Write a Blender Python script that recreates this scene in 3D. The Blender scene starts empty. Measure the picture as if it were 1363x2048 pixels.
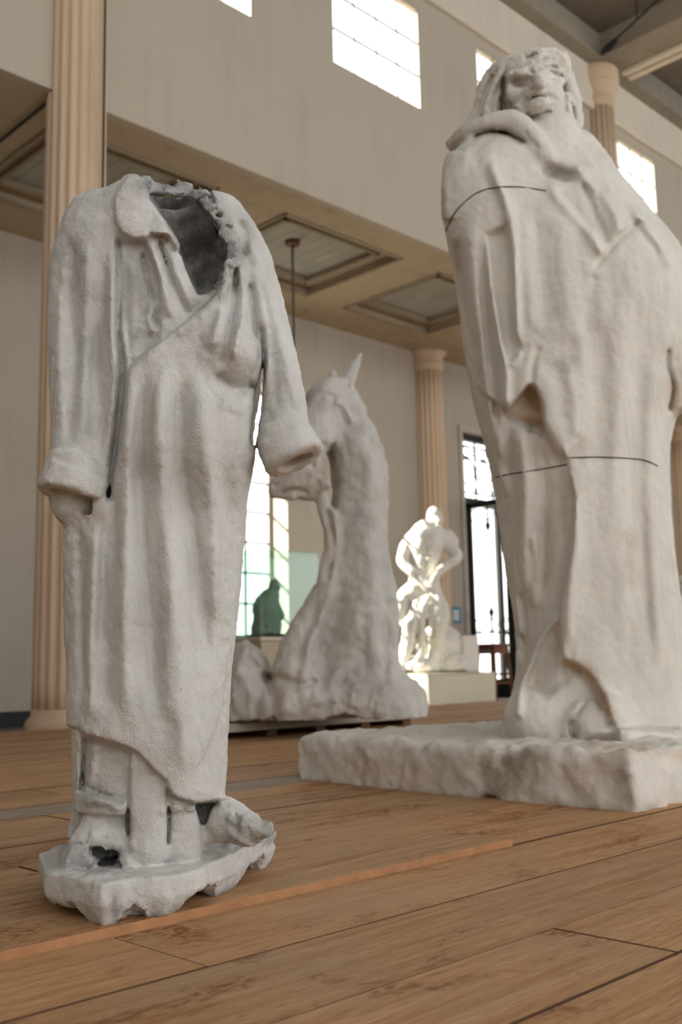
import bpy, bmesh, math, random
import numpy as np
from mathutils import Matrix, Vector

random.seed(7)
S = bpy.context.scene
C = S.collection

# ------------------------------------------------------------------ camera
# X runs along the floor boards and the nave wall, Y across the hall, Z up; lens centre above the origin.
CAM_H = 0.44
def _basis():
    vr, vl = (2800.0, 1285.0), (-1400.0, 1374.6)          # where the two horizontal axes vanish (1363 x 2048 frame)
    a = np.array([vr[0] - 682, -(vr[1] - 1024)]); b = np.array([vl[0] - 682, -(vl[1] - 1024)])
    f = math.sqrt(-(a @ b))
    dr = np.array([a[0], a[1], -f]); dl = np.array([b[0], b[1], -f])
    dr /= np.linalg.norm(dr); dl /= np.linalg.norm(dl)
    return f, np.array([dr, dl, np.cross(dr, dl)])
FPX, RM = _basis()
cam_d = bpy.data.cameras.new('camera')
cam = bpy.data.objects.new('camera', cam_d); C.objects.link(cam)
cam.matrix_world = Matrix.Translation((0, 0, CAM_H)) @ Matrix([list(r) for r in RM]).to_4x4()
cam_d.sensor_fit = 'VERTICAL'; cam_d.sensor_height = 36.0; cam_d.lens = FPX * 36.0 / 2048.0
cam_d.clip_start = 0.05; cam_d.clip_end = 200
cam_d.dof.use_dof = True; cam_d.dof.focus_distance = 2.02; cam_d.dof.aperture_fstop = 4.6
S.camera = cam
S.cycles.transparent_max_bounces = 24; S.cycles.max_bounces = 7; S.cycles.caustics_reflective = False; S.cycles.caustics_refractive = False

# ------------------------------------------------------------------ sky, sun, exposure
world = bpy.data.worlds.new('sky'); S.world = world; world.use_nodes = True
bg = world.node_tree.nodes['Background']
bg.inputs[0].default_value = (0.97, 0.985, 1.0, 1); bg.inputs[1].default_value = 1.9
sun_d = bpy.data.lights.new('sun', 'SUN'); sun_d.energy = 12; sun_d.angle = math.radians(0.6); sun_d.color = (1.0, 0.94, 0.82)
sun = bpy.data.objects.new('sun', sun_d); C.objects.link(sun)
sun.rotation_euler = Vector((0.565, -0.605, -0.47)).to_track_quat('-Z', 'Y').to_euler()
S.view_settings.view_transform = 'Standard'; S.view_settings.look = 'None'
S.view_settings.gamma = 1.0; S.view_settings.exposure = 0.88; S.view_settings.use_curve_mapping = False

# ------------------------------------------------------------------ geometry of the view used to read sizes off the photograph
CPOS = np.array([0, 0, CAM_H])
def ray(px, py):
    return RM @ np.array([px - 682, -(py - 1024), -FPX])
def on_z(px, py, z=0.0):
    d = ray(px, py); return CPOS + d * ((z - CAM_H) / d[2])
def on_y(px, py, y):
    d = ray(px, py); return CPOS + d * (y / d[1])

# ------------------------------------------------------------------ helpers
def link_mesh(name, verts, faces, mat=None, parent=None, smooth=False):
    me = bpy.data.meshes.new(name)
    me.from_pydata([tuple(map(float, v)) for v in verts], [], faces)
    if smooth:
        me.polygons.foreach_set('use_smooth', [True] * len(me.polygons))
    me.update()
    if mat: me.materials.append(mat)
    o = bpy.data.objects.new(name, me); C.objects.link(o)
    if parent: o.parent = parent
    return o
class MB:
    def __init__(s): s.v = []; s.f = []
    def box(s, x0, x1, y0, y1, z0, z1):
        b = len(s.v)
        s.v += [(x0,y0,z0),(x1,y0,z0),(x1,y1,z0),(x0,y1,z0),(x0,y0,z1),(x1,y0,z1),(x1,y1,z1),(x0,y1,z1)]
        s.f += [tuple(b+i for i in q) for q in ((0,3,2,1),(4,5,6,7),(0,1,5,4),(1,2,6,5),(2,3,7,6),(3,0,4,7))]
        return s
    def lathe(s, prof, n=24, c=(0,0,0), rfun=None):
        b = len(s.v); m = len(prof)
        for r, z in prof:
            for i in range(n):
                a = 2*math.pi*i/n; rr = r * (rfun(a, z) if rfun else 1)
                s.v.append((c[0]+rr*math.cos(a), c[1]+rr*math.sin(a), c[2]+z))
        for j in range(m-1):
            for i in range(n):
                k = (i+1) % n
                s.f.append((b+j*n+i, b+j*n+k, b+(j+1)*n+k, b+(j+1)*n+i))
        s.f.append(tuple(b+i for i in reversed(range(n)))); s.f.append(tuple(b+(m-1)*n+i for i in range(n)))
        return s
    def tube(s, pts, r, n=8):
        pts = [Vector(p) for p in pts]; b = len(s.v)
        for i, p in enumerate(pts):
            t = (pts[min(i+1, len(pts)-1)] - pts[max(i-1, 0)]).normalized()
            u = t.cross(Vector((0,0,1)) if abs(t.z) < .9 else Vector((1,0,0))).normalized(); w = t.cross(u)
            rr = r[i] if isinstance(r, (list, tuple)) else r
            for k in range(n):
                a = 2*math.pi*k/n; q = p + u*(rr*math.cos(a)) + w*(rr*math.sin(a)); s.v.append(tuple(q))
        for j in range(len(pts)-1):
            for i in range(n):
                k = (i+1) % n
                s.f.append((b+j*n+i, b+j*n+k, b+(j+1)*n+k, b+(j+1)*n+i))
        s.f.append(tuple(b+i for i in reversed(range(n)))); s.f.append(tuple(b+(len(pts)-1)*n+i for i in range(n)))
        return s
    def build(s, name, mat, parent=None, smooth=False, bevel=0):
        o = link_mesh(name, s.v, s.f, mat, parent, smooth)
        if bevel:
            m = o.modifiers.new('bevel', 'BEVEL'); m.width = bevel; m.segments = 2; m.limit_method = 'ANGLE'
        return o
def B(*a): return MB().box(*a)
def empty(name, loc=(0,0,0)):
    o = bpy.data.objects.new(name, None); o.location = loc; o.empty_display_size = .1; C.objects.link(o); return o
def tag(o, label=None, cat=None, group=None, kind=None):
    if label: o['label'] = label
    if cat: o['category'] = cat
    if group: o['group'] = group
    if kind: o['kind'] = kind
    return o
def struct(o): o['kind'] = 'structure'; return o

# ------------------------------------------------------------------ materials
def nmat(name):
    m = bpy.data.materials.new(name); m.use_nodes = True
    nt = m.node_tree; p = nt.nodes['Principled BSDF']
    return m, nt, p
def N(nt, t, **k):
    n = nt.nodes.new(t)
    for a, v in k.items():
        if a.startswith('i_'): n.inputs[a[2:].replace('_', ' ')].default_value = v
        else: setattr(n, a, v)
    return n
def ramp(nt, fac, stops):
    r = nt.nodes.new('ShaderNodeValToRGB'); e = r.color_ramp.elements
    while len(e) > 1: e.remove(e[-1])
    e[0].position = stops[0][0]; e[0].color = (*stops[0][1], 1) if len(stops[0][1]) == 3 else stops[0][1]
    for p, c in stops[1:]:
        x = e.new(p); x.color = (*c, 1)
    nt.links.new(fac, r.inputs[0]); return r.outputs[0]
def mix(nt, fac, a, b, blend='MIX'):
    m = nt.nodes.new('ShaderNodeMix'); m.data_type = 'RGBA'; m.blend_type = blend
    for s, v in ((m.inputs[0], fac), (m.inputs[6], a), (m.inputs[7], b)):
        if isinstance(v, (int, float)): s.default_value = v
        elif isinstance(v, tuple): s.default_value = (*v, 1) if len(v) == 3 else v
        else: nt.links.new(v, s)
    return m.outputs[2]
def noise(nt, scale, detail=4, rough=.55, vec=None, dist=0):
    n = N(nt, 'ShaderNodeTexNoise'); n.inputs['Scale'].default_value = scale; n.inputs['Detail'].default_value = detail
    n.inputs['Roughness'].default_value = rough; n.inputs['Distortion'].default_value = dist
    if vec is not None: nt.links.new(vec, n.inputs['Vector'])
    return n.outputs['Fac']
def mapping(nt, vec, scale=(1,1,1), loc=(0,0,0)):
    m = N(nt, 'ShaderNodeMapping'); m.inputs['Scale'].default_value = scale; m.inputs['Location'].default_value = loc
    nt.links.new(vec, m.inputs['Vector']); return m.outputs[0]
def bump(nt, p, h, strength=.3, dist=.01):
    b = N(nt, 'ShaderNodeBump'); b.inputs['Strength'].default_value = strength; b.inputs['Distance'].default_value = dist
    nt.links.new(h, b.inputs['Height']); nt.links.new(b.outputs[0], p.inputs['Normal'])
def simple(name, col, rough=.6, metal=0.0, nscale=None, var=.12, spec=.3):
    m, nt, p = nmat(name)
    p.inputs['Roughness'].default_value = rough; p.inputs['Metallic'].default_value = metal
    p.inputs['Specular IOR Level'].default_value = spec
    geo = N(nt, 'ShaderNodeNewGeometry')
    f = noise(nt, nscale or 6, 5, .6, geo.outputs['Position'])
    c = ramp(nt, f, [(.3, tuple(x*(1-var) for x in col)), (.7, tuple(min(1, x*(1+var)) for x in col))])
    nt.links.new(c, p.inputs['Base Color'])
    return m
def wall_mat(name, col, stain=.12):
    m, nt, p = nmat(name); p.inputs['Roughness'].default_value = .9; p.inputs['Specular IOR Level'].default_value = .1
    geo = N(nt, 'ShaderNodeNewGeometry'); pos = geo.outputs['Position']
    a = noise(nt, .8, 6, .65, pos); b = noise(nt, 1.0, 4, .6, mapping(nt, pos, (5, 5, .5)))
    mx = N(nt, 'ShaderNodeMath', operation='ADD'); nt.links.new(a, mx.inputs[0]); nt.links.new(b, mx.inputs[1])
    c = ramp(nt, mx.outputs[0], [(.7, tuple(x*(1-stain) for x in col)), (1.3, tuple(x*(1+stain*.6) for x in col))])
    nt.links.new(c, p.inputs['Base Color'])
    bump(nt, p, noise(nt, 30, 3, .6, pos), .15, .01)
    return m
def glass_mat(name, tint, gloss=.08):
    m = bpy.data.materials.new(name); m.use_nodes = True; nt = m.node_tree; nt.nodes.clear()
    out = N(nt, 'ShaderNodeOutputMaterial'); tr = N(nt, 'ShaderNodeBsdfTransparent'); gl = N(nt, 'ShaderNodeBsdfGlossy')
    tr.inputs[0].default_value = (*tint, 1); gl.inputs['Roughness'].default_value = .03; gl.inputs[0].default_value = (1,1,1,1)
    mx = N(nt, 'ShaderNodeMixShader'); lw = N(nt, 'ShaderNodeLayerWeight'); lw.inputs[0].default_value = .25
    sc = N(nt, 'ShaderNodeMath', operation='MULTIPLY_ADD'); sc.inputs[1].default_value = gloss; sc.inputs[2].default_value = gloss*.3
    nt.links.new(lw.outputs['Facing'], sc.inputs[0]); nt.links.new(sc.outputs[0], mx.inputs[0])
    nt.links.new(tr.outputs[0], mx.inputs[1]); nt.links.new(gl.outputs[0], mx.inputs[2]); nt.links.new(mx.outputs[0], out.inputs[0])
    return m
def wood_mat(name, cols, rough=.6, seedattr=True):
    # cols: dark, mid, light; grain along world X, each board shifted by its own random number
    m, nt, p = nmat(name); p.inputs['Specular IOR Level'].default_value = .18
    geo = N(nt, 'ShaderNodeNewGeometry'); oi = N(nt, 'ShaderNodeObjectInfo')
    rnd = oi.outputs['Random']
    off = N(nt, 'ShaderNodeMath', operation='MULTIPLY'); off.inputs[1].default_value = 37.0; nt.links.new(rnd, off.inputs[0])
    cmb = N(nt, 'ShaderNodeCombineXYZ'); nt.links.new(off.outputs[0], cmb.inputs[0]); nt.links.new(off.outputs[0], cmb.inputs[2])
    add = N(nt, 'ShaderNodeVectorMath', operation='ADD'); nt.links.new(geo.outputs['Position'], add.inputs[0]); nt.links.new(cmb.outputs[0], add.inputs[1])
    pos = add.outputs[0]
    grain = noise(nt, 2.4, 5, .55, mapping(nt, pos, (.9, 16, 8)), .6)
    fine = noise(nt, 14.0, 5, .7, mapping(nt, pos, (1.2, 22, 6)))
    patch = noise(nt, 2.2, 5, .6, mapping(nt, pos, (1, 1.6, 1)))
    d, mid, l = cols
    c = ramp(nt, grain, [(.22, d), (.5, mid), (.78, l)])
    c = mix(nt, ramp(nt, fine, [(.42, (0,0,0)), (.62, (1,1,1))]), c, tuple(x*.72 for x in mid), 'MIX') if False else c
    fr = ramp(nt, fine, [(.34, (.60,.55,.50)), (.48, (.95,.94,.93)), (.66, (1.12,1.12,1.12))])
    c = mix(nt, 1.0, c, fr, 'MULTIPLY')
    # worn greyer patches
    grey = tuple(.55*mid[i] + .45*(.30, .25, .19)[i] for i in range(3))
    c = mix(nt, ramp(nt, patch, [(.45, (0,0,0)), (.72, (.75,.75,.75))]), c, grey)
    # rusty flaking scuffs and dark knots
    sc = noise(nt, 2.6, 10, .74, mapping(nt, pos, (1, 1.9, 1), (3.3, 1.7, 0)), .5)
    fl = noise(nt, 60, 3, .6, mapping(nt, pos, (.7, 1.6, 1)))
    scm = N(nt, 'ShaderNodeMath', operation='MULTIPLY'); nt.links.new(ramp(nt, sc, [(.53, (0,0,0)), (.62, (1,1,1))]), scm.inputs[0]); nt.links.new(ramp(nt, fl, [(.42, (.1,.1,.1)), (.56, (.95,.95,.95))]), scm.inputs[1])
    c = mix(nt, scm.outputs[0], c, (d[0]*.62, d[1]*.46, d[2]*.36))
    vo = N(nt, 'ShaderNodeTexVoronoi'); vo.inputs['Scale'].default_value = 2.6
    nt.links.new(mapping(nt, pos, (.8, 1.7, 1)), vo.inputs['Vector'])
    c = mix(nt, ramp(nt, vo.outputs['Distance'], [(.018, (.85,.85,.85)), (.035, (0,0,0))]), c, (.06,.03,.016))
    # board to board tone
    tone = ramp(nt, rnd, [(0, (.86,.85,.84)), (.5, (1,1,1)), (1, (1.12,1.09,1.05))])
    c = mix(nt, 1.0, c, tone, 'MULTIPLY')
    nt.links.new(c, p.inputs['Base Color'])
    nt.links.new(ramp(nt, grain, [(.3, (rough+.1,)*3), (.7, (rough-.08,)*3)]), p.inputs['Roughness'])
    hgt = N(nt, 'ShaderNodeMath', operation='ADD'); nt.links.new(grain, hgt.inputs[0]); nt.links.new(fine, hgt.inputs[1])
    bump(nt, p, hgt.outputs[0], .7, .005)
    return m
def plaster_mat(name, col, grime_shade=(.23,.215,.20), rust=(.42,.25,.13), patchy=.5, rough=.85, bscale=90, bstr=.4, speck=.5):
    m, nt, p = nmat(name); p.inputs['Roughness'].default_value = rough; p.inputs['Specular IOR Level'].default_value = .2
    tc = N(nt, 'ShaderNodeTexCoord'); pos = tc.outputs['Object']
    big = noise(nt, 5, 4, .62, pos); mid = noise(nt, 22, 5, .65, pos); fine = noise(nt, bscale, 3, .68, pos)
    streak = noise(nt, 1.0, 5, .6, mapping(nt, pos, (34, 34, 3.2)))
    c = ramp(nt, big, [(.3, tuple(x*(1-.20*patchy) for x in col)), (.55, col), (.75, tuple(min(.9, x*(1+.10*patchy)) for x in col))])
    cool = (col[0]*.90, col[1]*.94, col[2]*1.0)
    c = mix(nt, ramp(nt, mid, [(.45, (0,0,0)), (.7, (.7,.7,.7))]), c, cool)
    c = mix(nt, ramp(nt, streak, [(.52, (0,0,0)), (.75, (.55*patchy,)*3)]), c, tuple(.55*col[i]+.45*grime_shade[i] for i in range(3)))
    vo = noise(nt, 150, 4, .65, pos)
    c = mix(nt, ramp(nt, vo, [(.62, (0,0,0)), (.74, (speck,)*3)]), c, grime_shade)
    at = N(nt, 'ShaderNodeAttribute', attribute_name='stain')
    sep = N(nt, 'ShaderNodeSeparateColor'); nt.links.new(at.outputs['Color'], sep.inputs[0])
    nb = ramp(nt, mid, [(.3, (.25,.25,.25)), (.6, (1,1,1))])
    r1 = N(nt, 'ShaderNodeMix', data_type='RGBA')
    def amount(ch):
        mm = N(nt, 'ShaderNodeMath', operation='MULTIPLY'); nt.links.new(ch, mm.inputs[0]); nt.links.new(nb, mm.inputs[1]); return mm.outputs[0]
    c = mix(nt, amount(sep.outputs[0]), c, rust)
    c = mix(nt, amount(sep.outputs[1]), c, grime_shade)  # grime, plus shade painted into the hollows
    nt.links.new(c, p.inputs['Base Color'])
    h = N(nt, 'ShaderNodeMath', operation='ADD'); nt.links.new(fine, h.inputs[0]); nt.links.new(mid, h.inputs[1])
    bump(nt, p, h.outputs[0], bstr, .006)
    return m

M = {}
M['wall'] = wall_mat('wall_paint', (.49, .435, .35), .07)
M['wall_far'] = wall_mat('aisle_wall_paint', (.44, .395, .325), .07)
M['cornice'] = wall_mat('cornice_paint', (.68, .62, .51), .06)
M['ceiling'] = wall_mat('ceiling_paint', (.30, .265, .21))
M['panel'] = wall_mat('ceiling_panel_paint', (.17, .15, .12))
M['aisle_ceiling'] = wall_mat('aisle_ceiling_paint', (.46, .375, .26))
M['coffer'] = simple('coffer_board', (.40, .39, .34), .8, nscale=3)
M['column'] = wall_mat('column_stone', (.62, .475, .335), .10)
M['dark_groove'] = simple('dark_moulding', (.30, .25, .17), .8)
M['stone_floor'] = simple('stone_floor', (.16, .14, .12), .6)
M['subfloor'] = simple('subfloor', (.05, .028, .015), .9)
M['board_edge'] = simple('fresh_board_edge', (.42, .205, .095), .7, nscale=20, var=.2)
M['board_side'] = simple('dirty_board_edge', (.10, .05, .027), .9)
M['black'] = simple('black_metal', (.012, .013, .013), .5)
M['bar'] = simple('window_bar', (.10, .10, .09), .6)
M['frame'] = simple('window_frame', (.45, .42, .36), .6)
M['glass'] = glass_mat('window_glass', (.97, .98, .97))
M['case_glass'] = glass_mat('case_glass', (.86, .95, .91), .10)
M['case_edge'] = simple('glass_edge', (.22, .52, .40), .15, spec=.6)
M['board'] = wood_mat('floor_board', ((.37, .185, .085), (.52, .30, .15), (.60, .38, .215)))
M['board_grey'] = wood_mat('floor_board_grey', ((.26, .20, .155), (.36, .29, .225), (.42, .35, .28)))
M['dark_wood'] = simple('stool_wood', (.14, .055, .025), .5, nscale=12)
M['pedestal'] = simple('pedestal_paint', (.62, .58, .45), .7, nscale=2, var=.04)
M['plinth'] = simple('plinth_paint', (.50, .42, .28), .7, nscale=2, var=.05)
# ------------------------------------------------------------------ the hall
YW, YF = 7.6, 10.6            # nave wall face, aisle wall face
ZA, ZN, ZL = 5.40, 9.35, -0.15  # aisle ceiling, nave ceiling, stone floor beyond the boards
X0, X1, Y0 = -6.0, 30.0, -7.0
def cut_wall(name, mat, xs, zs, holes, y0, y1, axis='y'):
    """a wall slab with rectangular openings; holes = (x0, x1, z0, z1)"""
    gx = sorted(set([xs[0], xs[1]] + [h[0] for h in holes] + [h[1] for h in holes]))
    gz = sorted(set([zs[0], zs[1]] + [h[2] for h in holes] + [h[3] for h in holes]))
    b = MB()
    for i in range(len(gx)-1):
        run = None
        for j in range(len(gz)-1):
            cx, cz = (gx[i]+gx[i+1])/2, (gz[j]+gz[j+1])/2
            if any(h[0] < cx < h[1] and h[2] < cz < h[3] for h in holes): continue
            if axis == 'y': b.box(gx[i], gx[i+1], y0, y1, gz[j], gz[j+1])
            else: b.box(y0, y1, gx[i], gx[i+1], gz[j], gz[j+1])
    return struct(b.build(name, mat))
CL = [(-0.8, .7), (2.05, 3.35), (4.92, 6.42), (7.59, 9.09), (10.24, 11.74), (13.42, 14.9), (16.3, 17.8), (19, 20.5), (21.9, 23.4), (25, 26.5)]
cut_wall('wall_nave', M['wall'], (X0, X1), (ZA, ZN+.3), [(a, b, 7.10, 8.43) for a, b in CL], YW, YW+.09)
FW = [(7.35, 9.5), (16.6, 18.7), (23.5, 25.5)]
cut_wall('wall_aisle', M['wall_far'], (X0, X1), (ZL, ZA+.4), [(a, b, .82, 4.3) for a, b in FW] + [(13.42, 15.45, ZL, 4.26)], YF, YF+.42)
# opposite side of the hall and its ends, with their own windows
OW = [(-5, -1.6), (-.6, 2.8), (3.8, 7.2), (8.2, 11.6), (12.6, 16), (17, 20.4), (21.4, 24.8)]
cut_wall('wall_opposite', M['wall'], (X0, X1), (ZL, ZN+.3), [(a, b, .8, 5.0) for a, b in OW] + [(a, b, 6.2, 8.8) for a, b in OW], Y0-.3, Y0)
cut_wall('wall_near_end', M['wall'], (Y0, YF+.42), (ZL, ZN+.3), [(-4.5, 4, 6.3, 8.6)], X0-.3, X0, 'x')
cut_wall('wall_far_end', M['wall'], (Y0, YF+.42), (ZL, ZN+.3), [(-4, 4, 1, 5), (-4, 4, 6.3, 8.6)], X1, X1+.3, 'x')
struct(B(X0, X1, YF-.025, YF-.0, ZL, .02).build('baseboard_aisle', M['black']))
# ceilings
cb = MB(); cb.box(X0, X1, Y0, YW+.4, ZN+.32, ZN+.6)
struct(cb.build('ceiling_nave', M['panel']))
struct(B(X0, X1, 7.32, YW, ZN-.06, ZN+.32).build('trim_1', M['ceiling']))       # beam along the wall head
BX = 13.12
for k, bx in enumerate((BX-8.72, BX, BX+8.72)):
    par = struct(B(bx-.20, bx+.62, Y0, 7.32, ZN-.04, ZN+.32).build('trim_%d' % (k+2), M['ceiling']))
    for dx in (.43, .60):
        B(bx+dx-.055, bx+dx+.055, Y0, 7.32, ZN-.10, ZN-.03).build('moulding', M['cornice'], par, bevel=.02)
struct(B(X0, X1, YW-.07, YW, 8.60, ZN-.06).build('trim_5', M['cornice'], bevel=.012))
# aisle ceiling with sunk panels of narrow boards
COF = [(1.6, 3.5), (4.45, 6.38), (7.28, 9.24), (9.92, 11.72), (12.6, 14.5), (15.4, 17.3)]
gy0, gy1 = 8.10, 9.86
cm = MB(); edges = sorted([X0] + [e for c in COF for e in c] + [X1])
cm.box(X0, X1, YW+.09, gy0, ZA, ZA+.3); cm.box(X0, X1, gy1, YF, ZA, ZA+.3)
cs = sorted(COF); px_ = X0
for a, b in cs: cm.box(px_, a, gy0, gy1, ZA, ZA+.3); px_ = b
cm.box(px_, X1, gy0, gy1, ZA, ZA+.3)
aisle_ceiling = struct(cm.build('ceiling_aisle', M['aisle_ceiling']))
brd = B(-.094, .094, gy0+.22, gy1-.22, ZA+.13, ZA+.16)
bme = brd.build('coffer_board', M['coffer'], aisle_ceiling).data
first = True
for a, b in cs:
    f = MB()      # stepped surround
    for q, (z0, z1) in ((.0, (ZA-.022, ZA+.02)), (.20, (ZA+.05, ZA+.10))):
        w = .045 if q == 0 else .06
        A, Bq, Cq, D = a+q, b-q, gy0+q, gy1-q
        f.box(A, Bq, Cq, Cq+w, z0, z1); f.box(A, Bq, D-w, D, z0, z1); f.box(A, A+w, Cq, D, z0, z1); f.box(Bq-w, Bq, Cq, D, z0, z1)
    f.build('coffer_moulding', M['dark_groove'], aisle_ceiling, bevel=.01)
    g = MB()
    g.box(a+.0, a+.24, gy0, gy1, ZA+.10, ZA+.14); g.box(b-.24, b, gy0, gy1, ZA+.10, ZA+.14)
    g.box(a+.24, b-.24, gy0, gy0+.24, ZA+.10, ZA+.14); g.box(a+.24, b-.24, gy1-.24, gy1, ZA+.10, ZA+.14)
    g.box(a, b, gy0, gy1, ZA+.165, ZA+.18)
    g.build('coffer_step', M['aisle_ceiling'], aisle_ceiling)
    n = int((b-a-.44)/.196)
    for i in range(n+1):
        x = a+.22+(i+.5)*(b-a-.44)/(n+1)
        if first: o = bpy.data.objects[aisle_ceiling.children[0].name]; first = False
        else:
            o = bpy.data.objects.new('coffer_board', bme); C.objects.link(o); o.parent = aisle_ceiling
        o.location.x = x
        o.scale.x = (b-a-.44)/(n+1)/.196
# fluted columns
def column(name, x, y, r, z0, z1, label, capital=.56):
    root = empty(name, (x, y, z0)); H = z1 - z0
    def flute(a, z):
        k = math.cos(a*18)
        return 1 - .085*max(0, (k+.55)/1.55)**.6
    sh = [(r*1.04, .28), (r*1.04, .5)] + [(r*(1.04-.10*t), .5+(H-capital-.55)*t) for t in (.2, .4, .6, .8, 1)]
    MB().lathe(sh, 216, rfun=flute).build('shaft', M['column'], root, True)
    MB().lathe([(r*1.25, 0), (r*1.25, .09), (r*1.18, .11), (r*1.24, .16), (r*1.18, .21), (r*1.06, .24), (r*1.06, .29)], 48).build('base', M['column'], root, True)
    hc = H-capital-.06
    MB().lathe([(r*.96, hc), (r*.96, hc+.05), (r*1.06, hc+.07), (r*1.06, hc+.12), (r*.99, hc+.14), (r*1.0, hc+.22),
                (r*1.28, hc+.32), (r*1.30, hc+.36), (r*1.3, hc+.38)], 64).build('capital', M['column'], root, True)
    MB().lathe([(r*1.27, hc+.375), (r*1.34, hc+.385), (r*1.34, H-.02), (r*1.28, H)], 64).build('abacus', M['column'], root, True)
    tag(root, label, 'column'); root['kind'] = 'structure'
    return root
LCX = 4.41
c1 = column('column', LCX, YW+.02, .262, ZL, ZN-.06, 'tall fluted beige column rising behind the headless robe statue')
c2 = column('column', BX+.12, YW+.02, .262, ZL, ZN-.06, 'tall fluted column with its round capital beside the cloaked statue\'s head')
c3 = column('column', 12.52, YF-.06, .25, ZL, ZA, 'short fluted column against the aisle wall beside the glazed door', .26)
c4 = column('column', 20.9, YF-.06, .25, ZL, ZA, 'short fluted column on the aisle wall at the right edge behind the cloaked statue', .26)
cab = MB().tube([(LCX+.10, YW-.262, z) for z in (.2, 2, 4, 6, 8, 9.2)], .011, 8).build('stripe', M['black'])  # dark vertical line on the shaft, built as a thin tube
tag(cab, 'thin dark cable running up the fluted column behind the headless robe', 'stripe')
# windows
def window(idx, x0, x1, z0, z1, y, nx, nz, fr=.05, bar=.012, depth=.06, rows=None):
    w = struct(empty('window_%d' % idx, (0, 0, 0)))
    f = MB()
    f.box(x0, x0+fr, y, y+depth, z0, z1); f.box(x1-fr, x1, y, y+depth, z0, z1)
    f.box(x0+fr, x1-fr, y, y+depth, z0, z0+fr); f.box(x0+fr, x1-fr, y, y+depth, z1-fr, z1)
    f.build('window_frame', M['frame'], w)
    xs = [x0+fr+(x1-x0-2*fr)*i/nx for i in range(nx+1)]; zs = [z0+fr+(z1-z0-2*fr)*i/nz for i in range(nz+1)]
    for x in xs[1:-1]: B(x-bar, x+bar, y+.01, y+.04, z0+fr, z1-fr).build('glazing_bar', M['bar'], w)
    for z in zs[1:-1]: B(x0+fr, x1-fr, y+.008, y+.042, z-bar, z+bar).build('glazing_bar', M['bar'], w)
    for i in range(nx):
        for j in range(nz):
            link_mesh('pane', [(xs[i], y+.025, zs[j]), (xs[i+1], y+.025, zs[j]), (xs[i+1], y+.025, zs[j+1]), (xs[i], y+.025, zs[j+1])], [(0,1,2,3)], M['glass'], w)
    return w
k = 1
for a, b in CL[2:7]:
    window(k, a, b, 7.10, 8.43, YW+.008, 4, 3, .015, .003); k += 1
window(k, 7.35, 9.5, .82, 4.3, YF+.34, 5, 8, .05, .014); k += 1
struct(B(7.25, 9.6, YF-.06, YF+.34, .78, .82).build('trim_6', M['frame'], bevel=.008))
# ceiling pendant rod in the aisle
rod = empty('pendant_rod', (8.08, 8.86, ZA+.13))
MB().lathe([(.085, -.045), (.095, -.03), (.09, 0)], 24).build('ceiling_cap', M['dark_wood'], rod, True)
MB().tube([(0, 0, -.03), (0, 0, -1.6), (0, 0, -3.0)], .016, 10).build('rod', M['bar'], rod, True)
MB().lathe([(.02, -3.16), (.035, -3.14), (.035, -3.0), (.018, -2.96)], 16).build('socket', M['bar'], rod, True)
tag(rod, 'thin dark pendant rod hanging from the coffered aisle ceiling', 'lamp')
# lighting track and spotlight under the nave ceiling beam
tr = empty('ceiling_track', (BX-.28, 7.2, ZN-.02))
MB().tube([(0, .0, .0), (-.30, -.7, .0), (-1.5, -3.5, 0)], .016, 8).build('track_rail', M['black'], tr)
MB().tube([(.02, .06, -.03), (-.04, -.09, -.03), (-.10, -.24, -.02)], [.03, .06, .04], 14).build('spotlight_head', M['black'], tr, True)
for q in ((-.30, -.7), (-1.4, -3.27)): MB().tube([(q[0], q[1], 0), (q[0], q[1], .36)], .01, 6).build('hanger', M['black'], tr)
tag(tr, 'black ceiling track with a small spotlight beside the nave beam', 'spotlight')
cc = MB().tube([(4.22, 7.75, ZA-.02), (4.23, 8.4, ZA-.02), (4.25, 10.5, ZA-.02)], .014, 8).build('ceiling_conduit', M['black'])
tag(cc, 'dark conduit crossing the aisle ceiling left of the tall column', 'conduit')

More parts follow.
